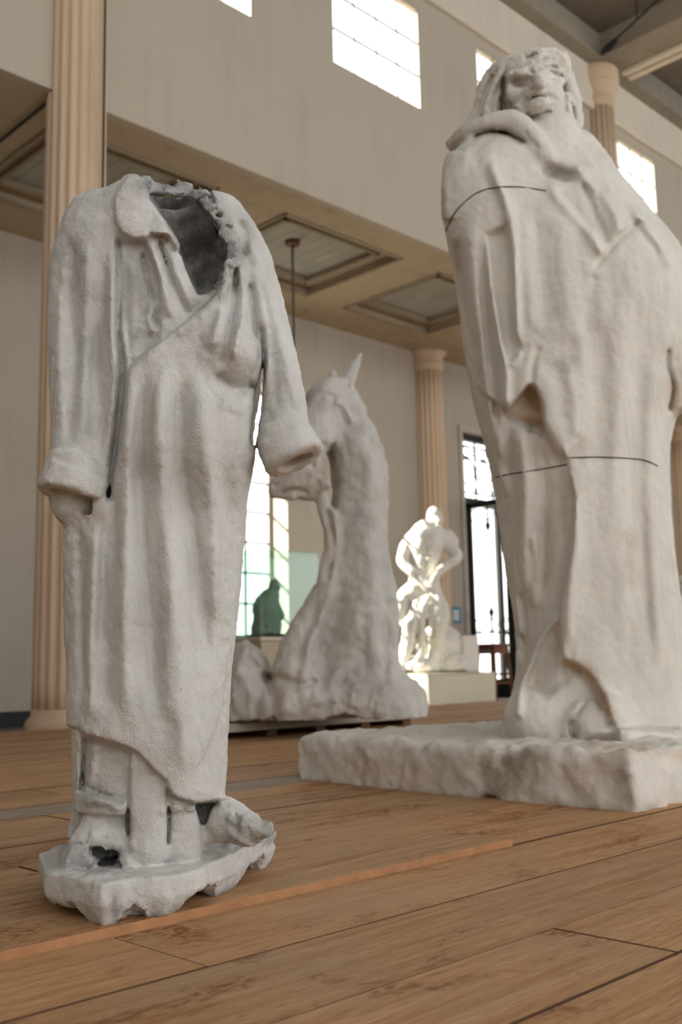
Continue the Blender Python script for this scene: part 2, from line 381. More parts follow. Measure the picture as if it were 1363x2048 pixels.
# ------------------------------------------------------------------ timber floor, board by board
floor = struct(B(-3.0, 29.0, -3.0, 7.33, -.14, -.05).build('floor', M['subfloor']))
struct(B(X0, X1, Y0, YF+.42, ZL-.2, ZL).build('floor_stone', M['stone_floor']))
rows = [-2.3, -2.05, -1.8, -1.55, -1.3, -1.05, -.80, -.55, -.30, -.06, .16, .375, .60, .82, 1.045, 1.305, 1.565, 1.795, 2.02, 2.28, 2.545, 2.795, 3.01, 3.235]
while rows[-1] < 7.2: rows.append(rows[-1] + random.uniform(.225, .26))
rows[-1] = 7.35
rng = random.Random(3)
fixed = {.82: [1.512], 1.305: [.998, 4.4], 1.565: [2.12, 5.2], 1.795: [1.93+2.2], 1.045: [3.6]}
for j in range(len(rows)-1):
    y0, y1 = rows[j], rows[j+1]
    cuts = list(fixed.get(y0, []))
    x = (cuts[-1] if cuts else rng.uniform(-.5, 2.4))
    while x < 22:
        if not cuts or x > cuts[-1] + .1: cuts.append(x)
        x += rng.uniform(2.9, 4.2)
    lo = cuts[0]
    while lo > -2.0: lo -= rng.uniform(2.6, 3.8); cuts.insert(0, lo)
    cuts = [c for c in cuts if c > -2.9]; xs = [-2.9] + cuts + [28.0 if y0 > 6 else 25.0]
    for i in range(len(xs)-1):
        a, b = xs[i], xs[i+1]
        g = .0016
        top = rng.uniform(-.0015, .0015)
        if 1.5 < y0 < 2.0 and b <= 2.13: top = .0145 + (.001 if y0 < 1.7 else -.003)
        elif 1.5 < y0 < 2: top = .002
        if b < -.5 or (a > 20): continue
        raised = 1.5 < y0 < 1.6 and b <= 2.13
        soft = {1.305: .0003, 1.795: .0004, 2.28: .001}
        A, D, P, Q, c = a+g*.6, b-g*.6, y0+soft.get(y0, g), y1-soft.get(y1, g), .0015 if (y0 in soft or y1 in soft) else .0022
        vs = [(A,P,-.045),(D,P,-.045),(D,Q,-.045),(A,Q,-.045),(A,P,top-c*.7),(D,P,top-c*.7),(D,Q,top-c*.7),(A,Q,top-c*.7),(A+c,P+c,top),(D-c,P+c,top),(D-c,Q-c,top),(A+c,Q-c,top)]
        fs = [(8,9,10,11),(0,1,5,4),(1,2,6,5),(2,3,7,6),(3,0,4,7),(4,5,9,8),(5,6,10,9),(6,7,11,10),(7,4,8,11)]
        mt = M['board_grey'] if abs(y0-3.01) < .01 else M['board']
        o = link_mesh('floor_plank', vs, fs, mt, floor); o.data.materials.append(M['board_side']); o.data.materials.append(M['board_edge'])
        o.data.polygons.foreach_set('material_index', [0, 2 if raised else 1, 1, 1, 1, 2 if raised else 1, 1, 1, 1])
struct(B(-3, 29, 7.35, 7.365, -.15, -.002).build('trim_7', M['board']))
# ------------------------------------------------------------------ sculpting kit: a distance field carved and then meshed
RGT = np.array([RM[0, 0], RM[1, 0], 0.0]); RGT /= np.linalg.norm(RGT)
FWD = np.array([-RGT[1], RGT[0], 0.0])
def smin(a, b, k):
    if k <= 0: return np.minimum(a, b)
    h = np.maximum(k - np.abs(a - b), 0) / k
    return np.minimum(a, b) - h*h*k*.25
def sstep(a, b, x):
    t = np.clip((x - a)/(b - a), 0, 1); return t*t*(3 - 2*t)
_R = np.random.RandomState(11)
_LAT = _R.rand(64, 64, 64).astype(np.float32)
_LF = (_LAT*2 - 1).ravel()
def vnoise(p, scale):
    q = (p*scale).astype(np.float32); i = np.floor(q); t = q - i; t = t*t*(3-2*t)
    i = i.astype(np.int32) & 63; j = (i+1) & 63
    X0, Y0_, Z0 = i[:,0] << 12, i[:,1] << 6, i[:,2]; X1_, Y1, Z1 = j[:,0] << 12, j[:,1] << 6, j[:,2]
    tx, ty, tz = t[:,0], t[:,1], t[:,2]; T = _LF.take
    def row(yz): 
        a = T(X0 + yz); return a + (T(X1_ + yz) - a)*tx
    a, b, c, d = row(Y0_+Z0), row(Y1+Z0), row(Y0_+Z1), row(Y1+Z1)
    a = a + (b-a)*ty; c = c + (d-c)*ty
    return a + (c-a)*tz
def fbm(p, scale, n=4, g=.5):
    s = 0; a = 1
    for _ in range(n):
        s = s + a*vnoise(p, scale); scale *= 2.03; a *= g
    return s
def seg_dist(P, Q, A, Bv):
    """distance of points (P,Q) to a polyline, the side they lie on and the share of its length"""
    A = [float(a) for a in A]; Bv = [float(b) for b in Bv]; n = len(A)
    D = [(A[k+1]-A[k], Bv[k+1]-Bv[k]) for k in range(n-1)]; D = [(x/max(math.hypot(x, y), 1e-9), y/max(math.hypot(x, y), 1e-9)) for x, y in D]
    T = [D[0]] + [(D[k-1][0]+D[k][0], D[k-1][1]+D[k][1]) for k in range(1, n-1)] + [D[-1]]
    best = np.full(P.shape, 1e9, np.float32); side = np.zeros(P.shape, np.float32); along = np.zeros(P.shape, np.float32)
    tot = 0.0
    for k in range(n-1):
        ax, ay, bx, by = A[k], Bv[k], A[k+1], Bv[k+1]
        dx, dy = bx-ax, by-ay; L2 = dx*dx+dy*dy + 1e-9; L = math.sqrt(L2)
        px, qy = P-ax, Q-ay
        t = np.clip((px*dx + qy*dy)/L2, 0, 1)
        ex, ey = px-t*dx, qy-t*dy
        d = ex*ex+ey*ey
        m = np.nonzero(d < best)
        if not len(m[0]): tot += L; continue
        tm = t[m]; tx = T[k][0]+(T[k+1][0]-T[k][0])*tm; ty = T[k][1]+(T[k+1][1]-T[k][1])*tm
        best[m] = d[m]; side[m] = np.sign(tx*ey[m] - ty*ex[m]); along[m] = tot + tm*L
        tot += L
    return np.sqrt(best), side, along/max(tot, 1e-6)
def poly_sd(P, Q, poly):
    """signed distance, positive inside"""
    X = [p[0] for p in poly]; Y = [p[1] for p in poly]
    d, _, _ = seg_dist(P, Q, X + X[:1], Y + Y[:1])
    ins = np.zeros(P.shape, bool); n = len(poly)
    for i in range(n):
        x0, y0, x1, y1 = X[i], Y[i], X[(i+1) % n], Y[(i+1) % n]
        if y0 == y1: continue
        c = ((y0 > Q) != (y1 > Q)) & (P < (x1-x0)*(Q-y0)/(y1-y0) + x0)
        ins ^= c
    return np.where(ins, d, -d)
def spline(pts, n=6):
    """Catmull-Rom through the points"""
    p = np.array(pts, float); out = []
    for i in range(len(p)-1):
        a = p[max(i-1, 0)]; b = p[i]; c = p[i+1]; d = p[min(i+2, len(p)-1)]
        for t in np.linspace(0, 1, n, endpoint=False):
            out.append(.5*((2*b) + (c-a)*t + (2*a-5*b+4*c-d)*t*t + (3*b-a-3*c+d)*t**3))
    out.append(p[-1]); return np.array(out)

class Vol:
    def __init__(s, org, lo, hi, h):
        s.org = np.array(org, float); s.h = h
        s.x, s.y, s.z = [np.arange(lo[i], hi[i], h, dtype=np.float32) for i in range(3)]
        s.shape = (len(s.x), len(s.y), len(s.z))
        s.X, s.Y, s.Z = s.x[:,None,None], s.y[None,:,None], s.z[None,None,:]
        s.f = np.full(s.shape, 1.0, np.float32); s.lab = np.zeros(s.shape, np.int8)
        s.o_l = np.array([(CPOS-s.org) @ RGT, (CPOS-s.org) @ FWD, CAM_H - s.org[2]])
        s.band = None
    # --- coordinates
    def loc(s, px, py, y=0.0):
        d = ray(px, py); dl = np.array([d @ RGT, d @ FWD, d[2]])
        return s.o_l + dl*((y - s.o_l[1])/dl[1])
    def loc_z(s, px, py, z):
        d = ray(px, py); dl = np.array([d @ RGT, d @ FWD, d[2]])
        return s.o_l + dl*((z - s.o_l[2])/dl[2])
    def pixels(s, L):
        W = s.org + L[..., 0:1]*RGT + L[..., 1:2]*FWD + L[..., 2:3]*np.array([0, 0, 1.0]) - CPOS
        c = W @ RM
        return 682 - FPX*c[..., 0]/c[..., 2], 1024 + FPX*c[..., 1]/c[..., 2]
    def m(s, px, y=0.0):                       # metres per pixel at that local depth
        return (y - s.o_l[1])/FPX*1.011
    # --- solids
    def box_of(s, lo, hi, pad):
        r = []
        for a, l, u in zip((s.x, s.y, s.z), lo, hi):
            i0 = max(0, int((l-pad-a[0])/s.h)); i1 = min(len(a), int((u+pad-a[0])/s.h)+2); r.append(slice(i0, max(i1, i0)))
        return tuple(r)
    def put(s, g, sl, k, op='u', lab=None):
        f = s.f[sl]
        if f.size == 0: return
        if op == 'u':
            if lab is not None:
                l = s.lab[sl]; l[g < f] = lab
            s.f[sl] = smin(f, g, k)
        else:
            s.f[sl] = -smin(-f, g, k)
    def loft(s, rows, n=2.3, k=.02, lab=None, cy=0.0, rz=None):
        """rows: (py, px_left, px_right, depth_front, depth_back[, cy])"""
        R = []
        for r in rows:
            c = r[5] if len(r) > 5 else cy
            a = s.loc(r[1], r[0], c); b = s.loc(r[2], r[0], c)
            R.append(((a[2]+b[2])/2, (a[0]+b[0])/2, c, (b[0]-a[0])/2, r[3], r[4]))
        R = spline(R, 8); R = R[np.argsort(R[:, 0])]
        z = s.z; I = lambda c: np.interp(z, R[:, 0], R[:, c]).astype(np.float32)[None, None, :]
        cx, c2, rx, rf, rb = I(1), I(2), I(3), I(4), I(5)
        dx = np.abs(s.X - cx)/rx; yy = s.Y - c2
        ry = np.where(yy < 0, rf, rb); dy = np.abs(yy)/ry
        rho = (dx**n + dy**n)**(1.0/n)
        g = (rho - 1)*np.minimum(rx, ry)*.9
        g = np.maximum(g, np.maximum(s.Z - R[-1, 0], R[0, 0] - s.Z))
        s.put(g.astype(np.float32), (slice(None),)*3, k, 'u', lab)
    def chain(s, pts, k=.02, op='u', lab=None, flat=1.0, sm=True):
        """pts: (px, py, local depth, radius in pixels); flat < 1 squeezes it in depth"""
        if sm and len(pts) > 2: pts = [tuple(p) for p in spline(pts, 4)]
        q = [(s.loc(p[0], p[1], p[2]), p[3]*s.m(0, p[2])) for p in pts]
        s.chain_l(q, k, op, lab, flat)
    def chain_l(s, q, k=.02, op='u', lab=None, flat=1.0):
        R = max(r for _, r in q); pad = R + k + 3*s.h
        P = np.array([p for p, _ in q]); sl = s.box_of(P.min(0), P.max(0), pad)
        X, Y, Z = s.X[sl[0]], s.Y[:, sl[1]], s.Z[:, :, sl[2]]
        g = None
        for (a, ra), (b, rb) in zip(q[:-1], q[1:]):
            d = b - a; d2 = d.copy(); d2[1] /= flat
            L2 = float(d2 @ d2) + 1e-9
            t = np.clip(((X-a[0])*d[0] + (Y-a[1])/flat*d2[1] + (Z-a[2])*d[2])/L2, 0, 1)
            e = np.sqrt((X-a[0]-t*d[0])**2 + ((Y-a[1]-t*d[1])/flat)**2 + (Z-a[2]-t*d[2])**2) - (ra + (rb-ra)*t)
            if flat < 1: e = e*(flat*.5+.5)
            g = e if g is None else np.minimum(g, e)
        s.put(g.astype(np.float32), sl, k, op, lab)
    def ell(s, px, py, y, rx, rz, ry, k=.02, op='u', lab=None, rot=0.0):
        """ellipsoid; rx, rz in pixels, ry in metres, rot degrees in the picture plane (clockwise)"""
        c = s.loc(px, py, y); mm = s.m(0, y); a, b = rx*mm, rz*mm
        R = max(a, b, ry); sl = s.box_of(c, c, R + k + 2*s.h)
        X, Y, Z = s.X[sl[0]]-c[0], s.Y[:, sl[1]]-c[1], s.Z[:, :, sl[2]]-c[2]
        w = math.radians(rot); u = X*math.cos(w) - Z*math.sin(w); v = X*math.sin(w) + Z*math.cos(w)
        rho = np.sqrt((u/a)**2 + (Y/ry)**2 + (v/b)**2)
        g = (rho - 1)*min(a, b, ry)
        s.put(g.astype(np.float32), sl, k, op, lab)
    def cyl(s, p0, p1, r, rnd=.006, k=.0, op='u', lab=None, r1=None):
        """p: (px, py, depth); radius in pixels"""
        a = s.loc(*p0); b = s.loc(*p1); ra = r*s.m(0, p0[2]); rb = (r1 or r)*s.m(0, p0[2])
        P = np.array([a, b]); sl = s.box_of(P.min(0), P.max(0), max(ra, rb) + .03)
        X, Y, Z = s.X[sl[0]]-a[0], s.Y[:, sl[1]]-a[1], s.Z[:, :, sl[2]]-a[2]
        d = b-a; L = np.linalg.norm(d); d = d/L
        t = X*d[0]+Y*d[1]+Z*d[2]
        e = np.sqrt(np.maximum(X*X+Y*Y+Z*Z - t*t, 0)) - (ra + (rb-ra)*np.clip(t/L, 0, 1)) + rnd
        w = np.abs(t - L/2) - L/2 + rnd
        g = np.minimum(np.maximum(e, w), 0) + np.sqrt(np.maximum(e, 0)**2 + np.maximum(w, 0)**2) - rnd
        s.put(g.astype(np.float32), sl, k, op, lab)
    # --- embossing along lines seen from the front
    def start(s, width=.05):
        m = np.abs(s.f) < width
        s.bi = np.nonzero(m); s.bf = s.f[m]
        L = np.stack([s.x[s.bi[0]], s.y[s.bi[1]], s.z[s.bi[2]]], -1).astype(np.float64)
        s.bL = L.astype(np.float32); px, py = s.pixels(L); s.bx = px.astype(np.float32); s.by = py.astype(np.float32)
    def stop(s): s.f[s.bi] = s.bf
    def _sel(s, pts, pad, ymax):
        a = np.array([p[:2] for p in pts], float)
        return np.nonzero((s.bx > a[:,0].min()-pad) & (s.bx < a[:,0].max()+pad) & (s.by > a[:,1].min()-pad) & (s.by < a[:,1].max()+pad) & (s.bL[:,1] < ymax))[0]
    def line(s, pts, w, amp, ymax=.03, taper=.12, sm=True):
        """ridge (amp > 0) or groove (amp < 0), w = half width in pixels"""
        if sm and len(pts) > 2: pts = spline(pts, 5)
        i = s._sel(pts, 3*w, ymax)
        if not len(i): return
        d, sd, al = seg_dist(s.bx[i], s.by[i], [p[0] for p in pts], [p[1] for p in pts])
        a = np.exp(-(d/w)**2)
        if taper: a = a*sstep(0, taper, al)*sstep(0, taper, 1-al)
        a = a*sstep(ymax, ymax-.03, s.bL[i, 1])
        s.bf[i] -= (amp*a).astype(np.float32)
    def ledge(s, pts, amp, L, soft=2.5, ymax=.03, side=1, taper=0.0, sm=True):
        """raised on one side of the line (side=1: right-hand side when walking along it in the picture), falling off over L pixels"""
        if sm and len(pts) > 2: pts = spline(pts, 5)
        i = s._sel(pts, 2.2*L + soft, ymax)
        if not len(i): return
        d, sd, al = seg_dist(s.bx[i], s.by[i], [p[0] for p in pts], [p[1] for p in pts])
        q = d*sd*side
        a = sstep(-soft, soft, q)*np.exp(-(np.maximum(q, 0)/L)**2)
        if taper: a = a*sstep(0, taper, al)*sstep(0, taper, 1-al)
        else: a = a*sstep(0, .02, al)*sstep(0, .02, 1-al)
        a = a*sstep(ymax, ymax-.03, s.bL[i, 1])
        s.bf[i] -= (amp*a).astype(np.float32)
    def area(s, poly, amp, soft=3, ymax=.03, lab=None):
        i = s._sel(poly, soft+2, ymax)
        if not len(i): return
        q = poly_sd(s.bx[i], s.by[i], poly)
        a = sstep(-soft, soft, q)*sstep(ymax, ymax-.03, s.bL[i, 1])
        s.bf[i] -= (amp*a).astype(np.float32)
        if lab is not None:
            k = i[q > 0]; s.lab[s.bi[0][k], s.bi[1][k], s.bi[2][k]] = lab
    def blob(s, px, py, r, amp, ry=None, ymax=.03):
        i = s._sel([(px, py)], 2.6*max(r, ry or 0), ymax)
        e = ((s.bx[i]-px)/r)**2 + ((s.by[i]-py)/(ry or r))**2
        s.bf[i] -= (amp*np.exp(-e)*sstep(ymax, ymax-.03, s.bL[i, 1])).astype(np.float32)
    def rough(s, scale, amp, n=4, g=.5, poly=None, soft=10, ymax=9, stretch=(1,1,1)):
        i = np.arange(len(s.bf)) if poly is None else s._sel(poly, soft, ymax)
        v = fbm(s.bL[i]*np.array(stretch, np.float32) + 31.7, scale, n, g)
        w = 1 if poly is None else sstep(-soft, soft, poly_sd(s.bx[i], s.by[i], poly))
        s.bf[i] -= (amp*v*w).astype(np.float32)
    def cut(s, poly, y0, y1, soft=.006, op='s', lab=None):
        """remove (or add) what lies inside the outline between two local depths"""
        a = np.array([s.loc(p[0], p[1], y) for p in poly for y in (y0, y1)])
        sl = s.box_of(a.min(0), a.max(0), .03)
        X, Y, Z = np.meshgrid(s.x[sl[0]], s.y[sl[1]], s.z[sl[2]], indexing='ij')
        px, py = s.pixels(np.stack([X, Y, Z], -1).astype(np.float64))
        q = poly_sd(px.astype(np.float32), py.astype(np.float32), poly)*s.m(0, (y0+y1)/2)
        g = np.maximum(np.maximum(-q, Y-y1), y0-Y)
        s.put(g.astype(np.float32), sl, soft, op, lab)
    # --- surface nets
    def mesh(s):
        f = s.f; neg = f < 0
        n = [d-1 for d in f.shape]
        cnt = np.zeros(n, np.int8)
        for dx in (0, 1):
            for dy in (0, 1):
                for dz in (0, 1): cnt += neg[dx:dx+n[0], dy:dy+n[1], dz:dz+n[2]]
        ci = np.nonzero((cnt > 0) & (cnt < 8)); m = len(ci[0])
        idx = np.full(n, -1, np.int32); idx[ci] = np.arange(m)
        corner = {(a, b, c): f[ci[0]+a, ci[1]+b, ci[2]+c] for a in (0,1) for b in (0,1) for c in (0,1)}
        acc = np.zeros((m, 3), np.float32); num = np.zeros(m, np.float32)
        for ax in range(3):
            for u in (0, 1):
                for v in (0, 1):
                    a = [0,0,0]; o = [i for i in range(3) if i != ax]; a[o[0]] = u; a[o[1]] = v; b = list(a); b[ax] = 1
                    fa, fb = corner[tuple(a)], corner[tuple(b)]
                    c = (fa < 0) != (fb < 0); t = np.where(c, fa/(fa-fb+1e-12*(fa == fb)), 0)
                    p = np.zeros((m, 3), np.float32); p[:, o[0]] = u; p[:, o[1]] = v; p[:, ax] = t
                    acc += p*c[:, None]; num += c
        V = acc/np.maximum(num, 1)[:, None] + np.stack(ci, -1)
        V = V*s.h + np.array([s.x[0], s.y[0], s.z[0]])
        F = []
        for ax in range(3):
            o = [(ax+1) % 3, (ax+2) % 3]
            A = [slice(1, -1)]*3; Bs = [slice(1, -1)]*3
            A[ax] = slice(0, n[ax]); Bs[ax] = slice(1, n[ax]+1)
            for q in o: A[q] = slice(1, n[q]); Bs[q] = slice(1, n[q])
            a, b = neg[tuple(A)], neg[tuple(Bs)]
            for flip, msk in ((False, a & ~b), (True, ~a & b)):
                e = np.nonzero(msk); e = [e[0].copy(), e[1].copy(), e[2].copy()]
                for q in o: e[q] += 1
                def cell(u, v):
                    c = list(e); c[o[0]] = e[o[0]]-u; c[o[1]] = e[o[1]]-v; return idx[tuple(c)]
                q4 = np.stack([cell(1,1), cell(0,1), cell(0,0), cell(1,0)], -1)
                F.append(q4[:, ::-1] if flip else q4)
        F = np.concatenate(F); F = F[(F >= 0).all(1)]
        lab = s.lab[np.minimum(np.round((V[:,0]-s.x[0])/s.h).astype(int), s.shape[0]-1), np.minimum(np.round((V[:,1]-s.y[0])/s.h).astype(int), s.shape[1]-1), np.minimum(np.round((V[:,2]-s.z[0])/s.h).astype(int), s.shape[2]-1)]
        return V.astype(np.float64), F, lab

def mesh_object(name, V, F, mat, parent, nrm=None, stain=None):
    me = bpy.data.meshes.new(name)
    me.vertices.add(len(V)); me.vertices.foreach_set('co', V.astype(np.float32).ravel())
    me.loops.add(F.size); me.loops.foreach_set('vertex_index', F.astype(np.int32).ravel())
    me.polygons.add(len(F)); me.polygons.foreach_set('loop_start', np.arange(0, F.size, F.shape[1], dtype=np.int32))
    me.polygons.foreach_set('use_smooth', np.ones(len(F), bool))
    me.update(calc_edges=True); me.validate()
    if nrm is not None and len(me.vertices) == len(V): me.normals_split_custom_set_from_vertices([tuple(n) for n in nrm])
    if stain is not None:
        ca = me.attributes.new('stain', 'FLOAT_COLOR', 'POINT')
        ca.data.foreach_set('color', np.concatenate([stain, np.ones((len(V), 1))], 1).astype(np.float32).ravel())
    me.materials.append(mat)
    o = bpy.data.objects.new(name, me); C.objects.link(o); o.parent = parent
    return o
def scatter(F, vals, n):
    idx = F.T.ravel(); v = np.concatenate(vals)
    return np.stack([np.bincount(idx, v[:, k], n) for k in range(3)], -1)
def vnormals(V, F):
    a, b, c, d = (V[F[:, i]] for i in range(4))
    fn = np.cross(c-a, d-b); n = scatter(F, [fn]*4, len(V))
    return n/np.maximum(np.linalg.norm(n, axis=1, keepdims=True), 1e-12)
def sculpt(vol, root, parts, mats, stains_shade=(), fine=(0, 0), smooth=1):
    """mesh the field, split it by label into the parts of root; islands of a repeated label become objects of their own"""
    V, F, lab = vol.mesh()
    for _ in range(smooth):                      # one gentle relaxation of the stair steps
        acc = scatter(F, [V[F[:, (i+1) % 4]] + V[F[:, i-1]] for i in range(4)], len(V)); num = np.bincount(F.ravel(), minlength=len(V))*2.0
        V = V*.45 + .55*acc/np.maximum(num, 1)[:, None]
    nr = vnormals(V, F)
    if fine[1]:
        V = V + nr*(fbm(V, fine[0], 3, .55)*fine[1])[:, None]; nr = vnormals(V, F)
    st = np.zeros((len(V), 3))  # first channel rust, second grime and the painted shade of hollows
    if stains_shade:
        px, py = vol.pixels(V)
        for kind, pts, w, ch, amt in stains_shade:
            if kind == 'area': a = sstep(-w, w, poly_sd(px, py, pts))
            else:
                d, _, _ = seg_dist(px, py, [p[0] for p in pts], [p[1] for p in pts]); a = np.exp(-(d/w)**2)
            st[:, ch] = np.maximum(st[:, ch], amt*a)
    fl = lab[F]; fl = np.where((fl == fl[:, :1]).all(1), fl[:, 0], fl.max(1))
    out = []
    for k, name in parts.items():
        f = F[fl == k]
        if not len(f): continue
        u, inv = np.unique(f, return_inverse=True); f2 = inv.reshape(f.shape)
        out.append(mesh_object(name, V[u], f2, mats.get(k, mats[0]) if isinstance(mats, dict) else mats, root, nr[u], st[u]))
    return out
def statue_root(name, org, label, cat):
    r = empty(name, org)
    r.rotation_euler = (0, 0, math.atan2(RGT[1], RGT[0]))
    tag(r, label, cat); return r
# ------------------------------------------------------------------ headless robe statue in front
M['plaster1'] = plaster_mat('weathered_plaster', (.66, .65, .62), grime_shade=(.17, .165, .16), bscale=260, bstr=.55, speck=.6, patchy=.9)
def statue_robe():
    org = on_z(310, 1712, .0855); org[2] = 0
    v = Vol(org, (-.33, -.30, -.01), (.38, .26, 1.46), .0042)
    # trunk
    v.loft([(388, 190, 420, .05, .085), (402, 165, 450, .075, .11), (430, 140, 480, .10, .13), (480, 130, 505, .125, .14), (560, 128, 515, .14, .14),
            (700, 150, 520, .15, .15), (760, 165, 522, .155, .15), (850, 170, 508, .16, .15), (920, 160, 500, .16, .15), (1030, 136, 493, .16, .15),
            (1180, 141, 481, .16, .15), (1340, 148, 465, .155, .145), (1440, 151, 456, .15, .14), (1560, 155, 447, .14, .13), (1606, 157, 443, .135, .13)], 2.4, .0)
    v.loft([(1560, 158, 425, .10, .12), (1640, 160, 408, .095, .11), (1700, 165, 402, .09, .10)], 2.4, .01)
    # sleeves
    v.chain([(192, 450, .0, 55), (168, 520, -.01, 66), (165, 640, -.03, 69), (167, 760, -.06, 68), (166, 870, -.095, 58), (162, 935, -.11, 56)], .02)
    v.chain([(440, 440, .01, 52), (490, 510, .0, 50), (525, 610, -.02, 46), (553, 715, -.035, 44), (566, 800, -.045, 45), (570, 850, -.05, 47)], .015)
    # chest swell and belly
    v.ell(470, 715, -.10, 60, 62, .075, .03); v.ell(400, 880, -.07, 105, 130, .115, .05)
    # cuffs: rolled bands, hollow below
    v.cyl((168, 925, -.112), (146, 994, -.122), 67, .006, .0, lab=1, r1=71)
    v.cyl((152, 975, -.12), (138, 1022, -.125), 50, .004, .004, 's'); v.chain([(160, 950, -.11, 40), (150, 1005, -.09, 46)], .01, sm=False)
    v.cyl((558, 856, -.05), (591, 922, -.06), 57, .006, .0, lab=2, r1=62)
    v.cyl((584, 905, -.06), (605, 950, -.063), 40, .004, .004, 's'); v.ell(582, 906, -.058, 40, 26, .04, .008, 's')
    # collar and standing neck cloth
    v.ell(275, 430, -.045, 62, 70, .085, .025); v.chain([(258, 368, -.035, 16), (240, 410, -.07, 20), (262, 460, -.115, 22)], .015)
    v.chain([(262, 366, -.02, 15), (300, 378, .03, 13), (352, 376, .05, 14), (398, 396, .03, 17), (438, 445, -.02, 20), (468, 505, -.075, 20), (445, 565, -.115, 18)], .02)
    v.chain([(296, 376, .07, 18), (350, 374, .085, 20), (400, 392, .07, 20), (445, 440, .03, 20)], .02); v.chain([(298, 394, .075, 20), (350, 392, .09, 22), (398, 406, .08, 22)], .02); v.chain([(310, 405, .095, 24), (355, 402, .105, 26), (410, 425, .09, 24)], .02)
    # feet and the broken shells round them
    v.chain([(170, 1585, .02, 24), (168, 1640, .02, 27), (172, 1690, .01, 26)], .012, lab=4)
    v.chain([(222, 1620, -.05, 34), (198, 1668, -.085, 38), (172, 1702, -.115, 32), (148, 1722, -.13, 22)], .014, lab=4)
    v.chain([(215, 1678, -.10, 20), (262, 1690, -.10, 24), (262, 1735, -.115, 18)], .012, lab=4)
    v.chain([(262, 1700, -.10, 20), (310, 1692, -.09, 16), (390, 1678, -.06, 12), (440, 1672, -.03, 10)], .012)
    v.chain([(428, 1632, -.02, 34), (455, 1640, -.05, 38), (495, 1655, -.08, 30), (530, 1662, -.095, 20)], .012, lab=5)
    # lower folds
    v.chain([(297, 1505, -.105, 40), (296, 1600, -.105, 40), (296, 1690, -.10, 41)], .006, flat=.85)
    v.chain([(362, 1600, -.07, 38), (362, 1690, -.065, 40)], .006, sm=False)
    v.cut([(176, 1690), (200, 1686), (226, 1694), (247, 1702), (243, 1732), (205, 1744), (194, 1738), (190, 1722), (177, 1708)], -.30, -.055, .004)
    v.cut([(384, 1606), (398, 1600), (438, 1602), (424, 1622), (416, 1650), (400, 1652), (392, 1630)], -.30, -.02, .004)
    # base slab with a broken underside
    tp = [(75, 1704), (93, 1748), (205, 1770), (267, 1757), (333, 1752), (395, 1739), (456, 1713), (505, 1690), (552, 1664), (580, 1656), (560, 1640), (330, 1628), (126, 1690)]
    zt = .0855
    tl = [tuple(v.loc_z(a, b, zt)[:2]) for a, b in tp]
    q = poly_sd(v.X[:, :, 0] + 0*v.Y[:, :, 0], v.Y[:, :, 0] + 0*v.X[:, :, 0], tl)
    sup = [((93, 1748), .040), ((135, 1757), .042), ((180, 1765), .018), ((205, 1770), -.012), ((235, 1764), .004), ((267, 1757), .034), ((333, 1752), .010), ((360, 1747), .012), ((395, 1739), .036), ((425, 1727), .056), ((456, 1713), .014), ((480, 1703), .016), ((505, 1690), .054), ((530, 1678), .050), ((552, 1664), -.004), ((580, 1656), -.002), ((75, 1704), .030), ((300, 1700), .045), ((126, 1690), -.002), ((330, 1628), -.002), ((400, 1690), .05), ((200, 1720), .04)]
    wsum = 0; zb = 0
    for (p, zz) in sup:
        l = v.loc_z(p[0], p[1], zt); d2 = (v.X[:, :, 0]-l[0])**2 + (v.Y[:, :, 0]-l[1])**2 + 1e-5
        w = 1/d2**1.6; wsum = wsum + w; zb = zb + w*zz
    zb = (zb/wsum)[:, :, None]
    nz = fbm(np.stack([(v.X[:, :, 0]+0*v.Y[:, :, 0]).ravel(), (v.Y[:, :, 0]+0*v.X[:, :, 0]).ravel(), np.zeros(v.shape[0]*v.shape[1])], -1), 38, 4, .6).reshape(v.shape[:2])[:, :, None]
    taper = q[:, :, None] - np.clip((zt-.035-v.Z), 0, 1)*.55 + nz*.004*sstep(zt-.02, zt-.06, v.Z)
    g = np.maximum(np.maximum(-taper, v.Z-zt-.0), (zb + nz*.009 - v.Z)*.8).astype(np.float32)
    zlo = slice(0, int((.12-v.z[0])/v.h)); v.put(g[:, :, zlo], (slice(None), slice(None), zlo), .003, 'u', 3)
    # neck hollow
    v.ell(388, 502, -.02, 76, 112, .112, .02, 's'); v.ell(356, 436, .0, 50, 56, .065, .02, 's')
    v.cut([(293, 390), (330, 388), (352, 392), (386, 402), (418, 428), (438, 462), (458, 505), (459, 528), (440, 565), (418, 583), (396, 590), (386, 570), (372, 540), (362, 510), (357, 488), (335, 448), (312, 418), (297, 395)], -.30, .05, .008)
    # hollows at the feet
    v.ell(300, 1640, .06, 90, 50, .02, .01, 's')
    # ---- drapery
    v.start(.045)
    # raised collar flap
    v.area([(229, 395), (240, 372), (258, 350), (276, 350), (290, 368), (298, 400), (322, 432), (345, 462), (359, 490), (354, 500), (335, 470), (305, 467), (292, 476), (268, 478), (244, 466), (229, 440)], .014, 2.5, lab=6)
    v.line([(302, 470), (325, 463), (348, 478), (357, 505)], 7, .008); v.line([(306, 474), (330, 470)], 4, -.006)
    # left sleeve folds, groove against the body
    v.line([(236, 470), (240, 560), (238, 660), (246, 740), (240, 830), (228, 920), (215, 1010)], 7, -.022, .02, .04)
    v.line([(205, 500), (205, 620), (192, 720), (196, 820), (185, 900)], 11, -.008)
    v.line([(150, 470), (140, 600), (150, 720), (142, 830), (130, 905)], 12, -.007); v.line([(175, 470), (172, 600), (170, 720), (165, 840), (155, 905)], 12, .008)
    v.line([(225, 520), (222, 640), (228, 760), (215, 880), (205, 930)], 8, .009)
    v.line([(120, 560), (118, 700), (124, 860)], 8, .005)
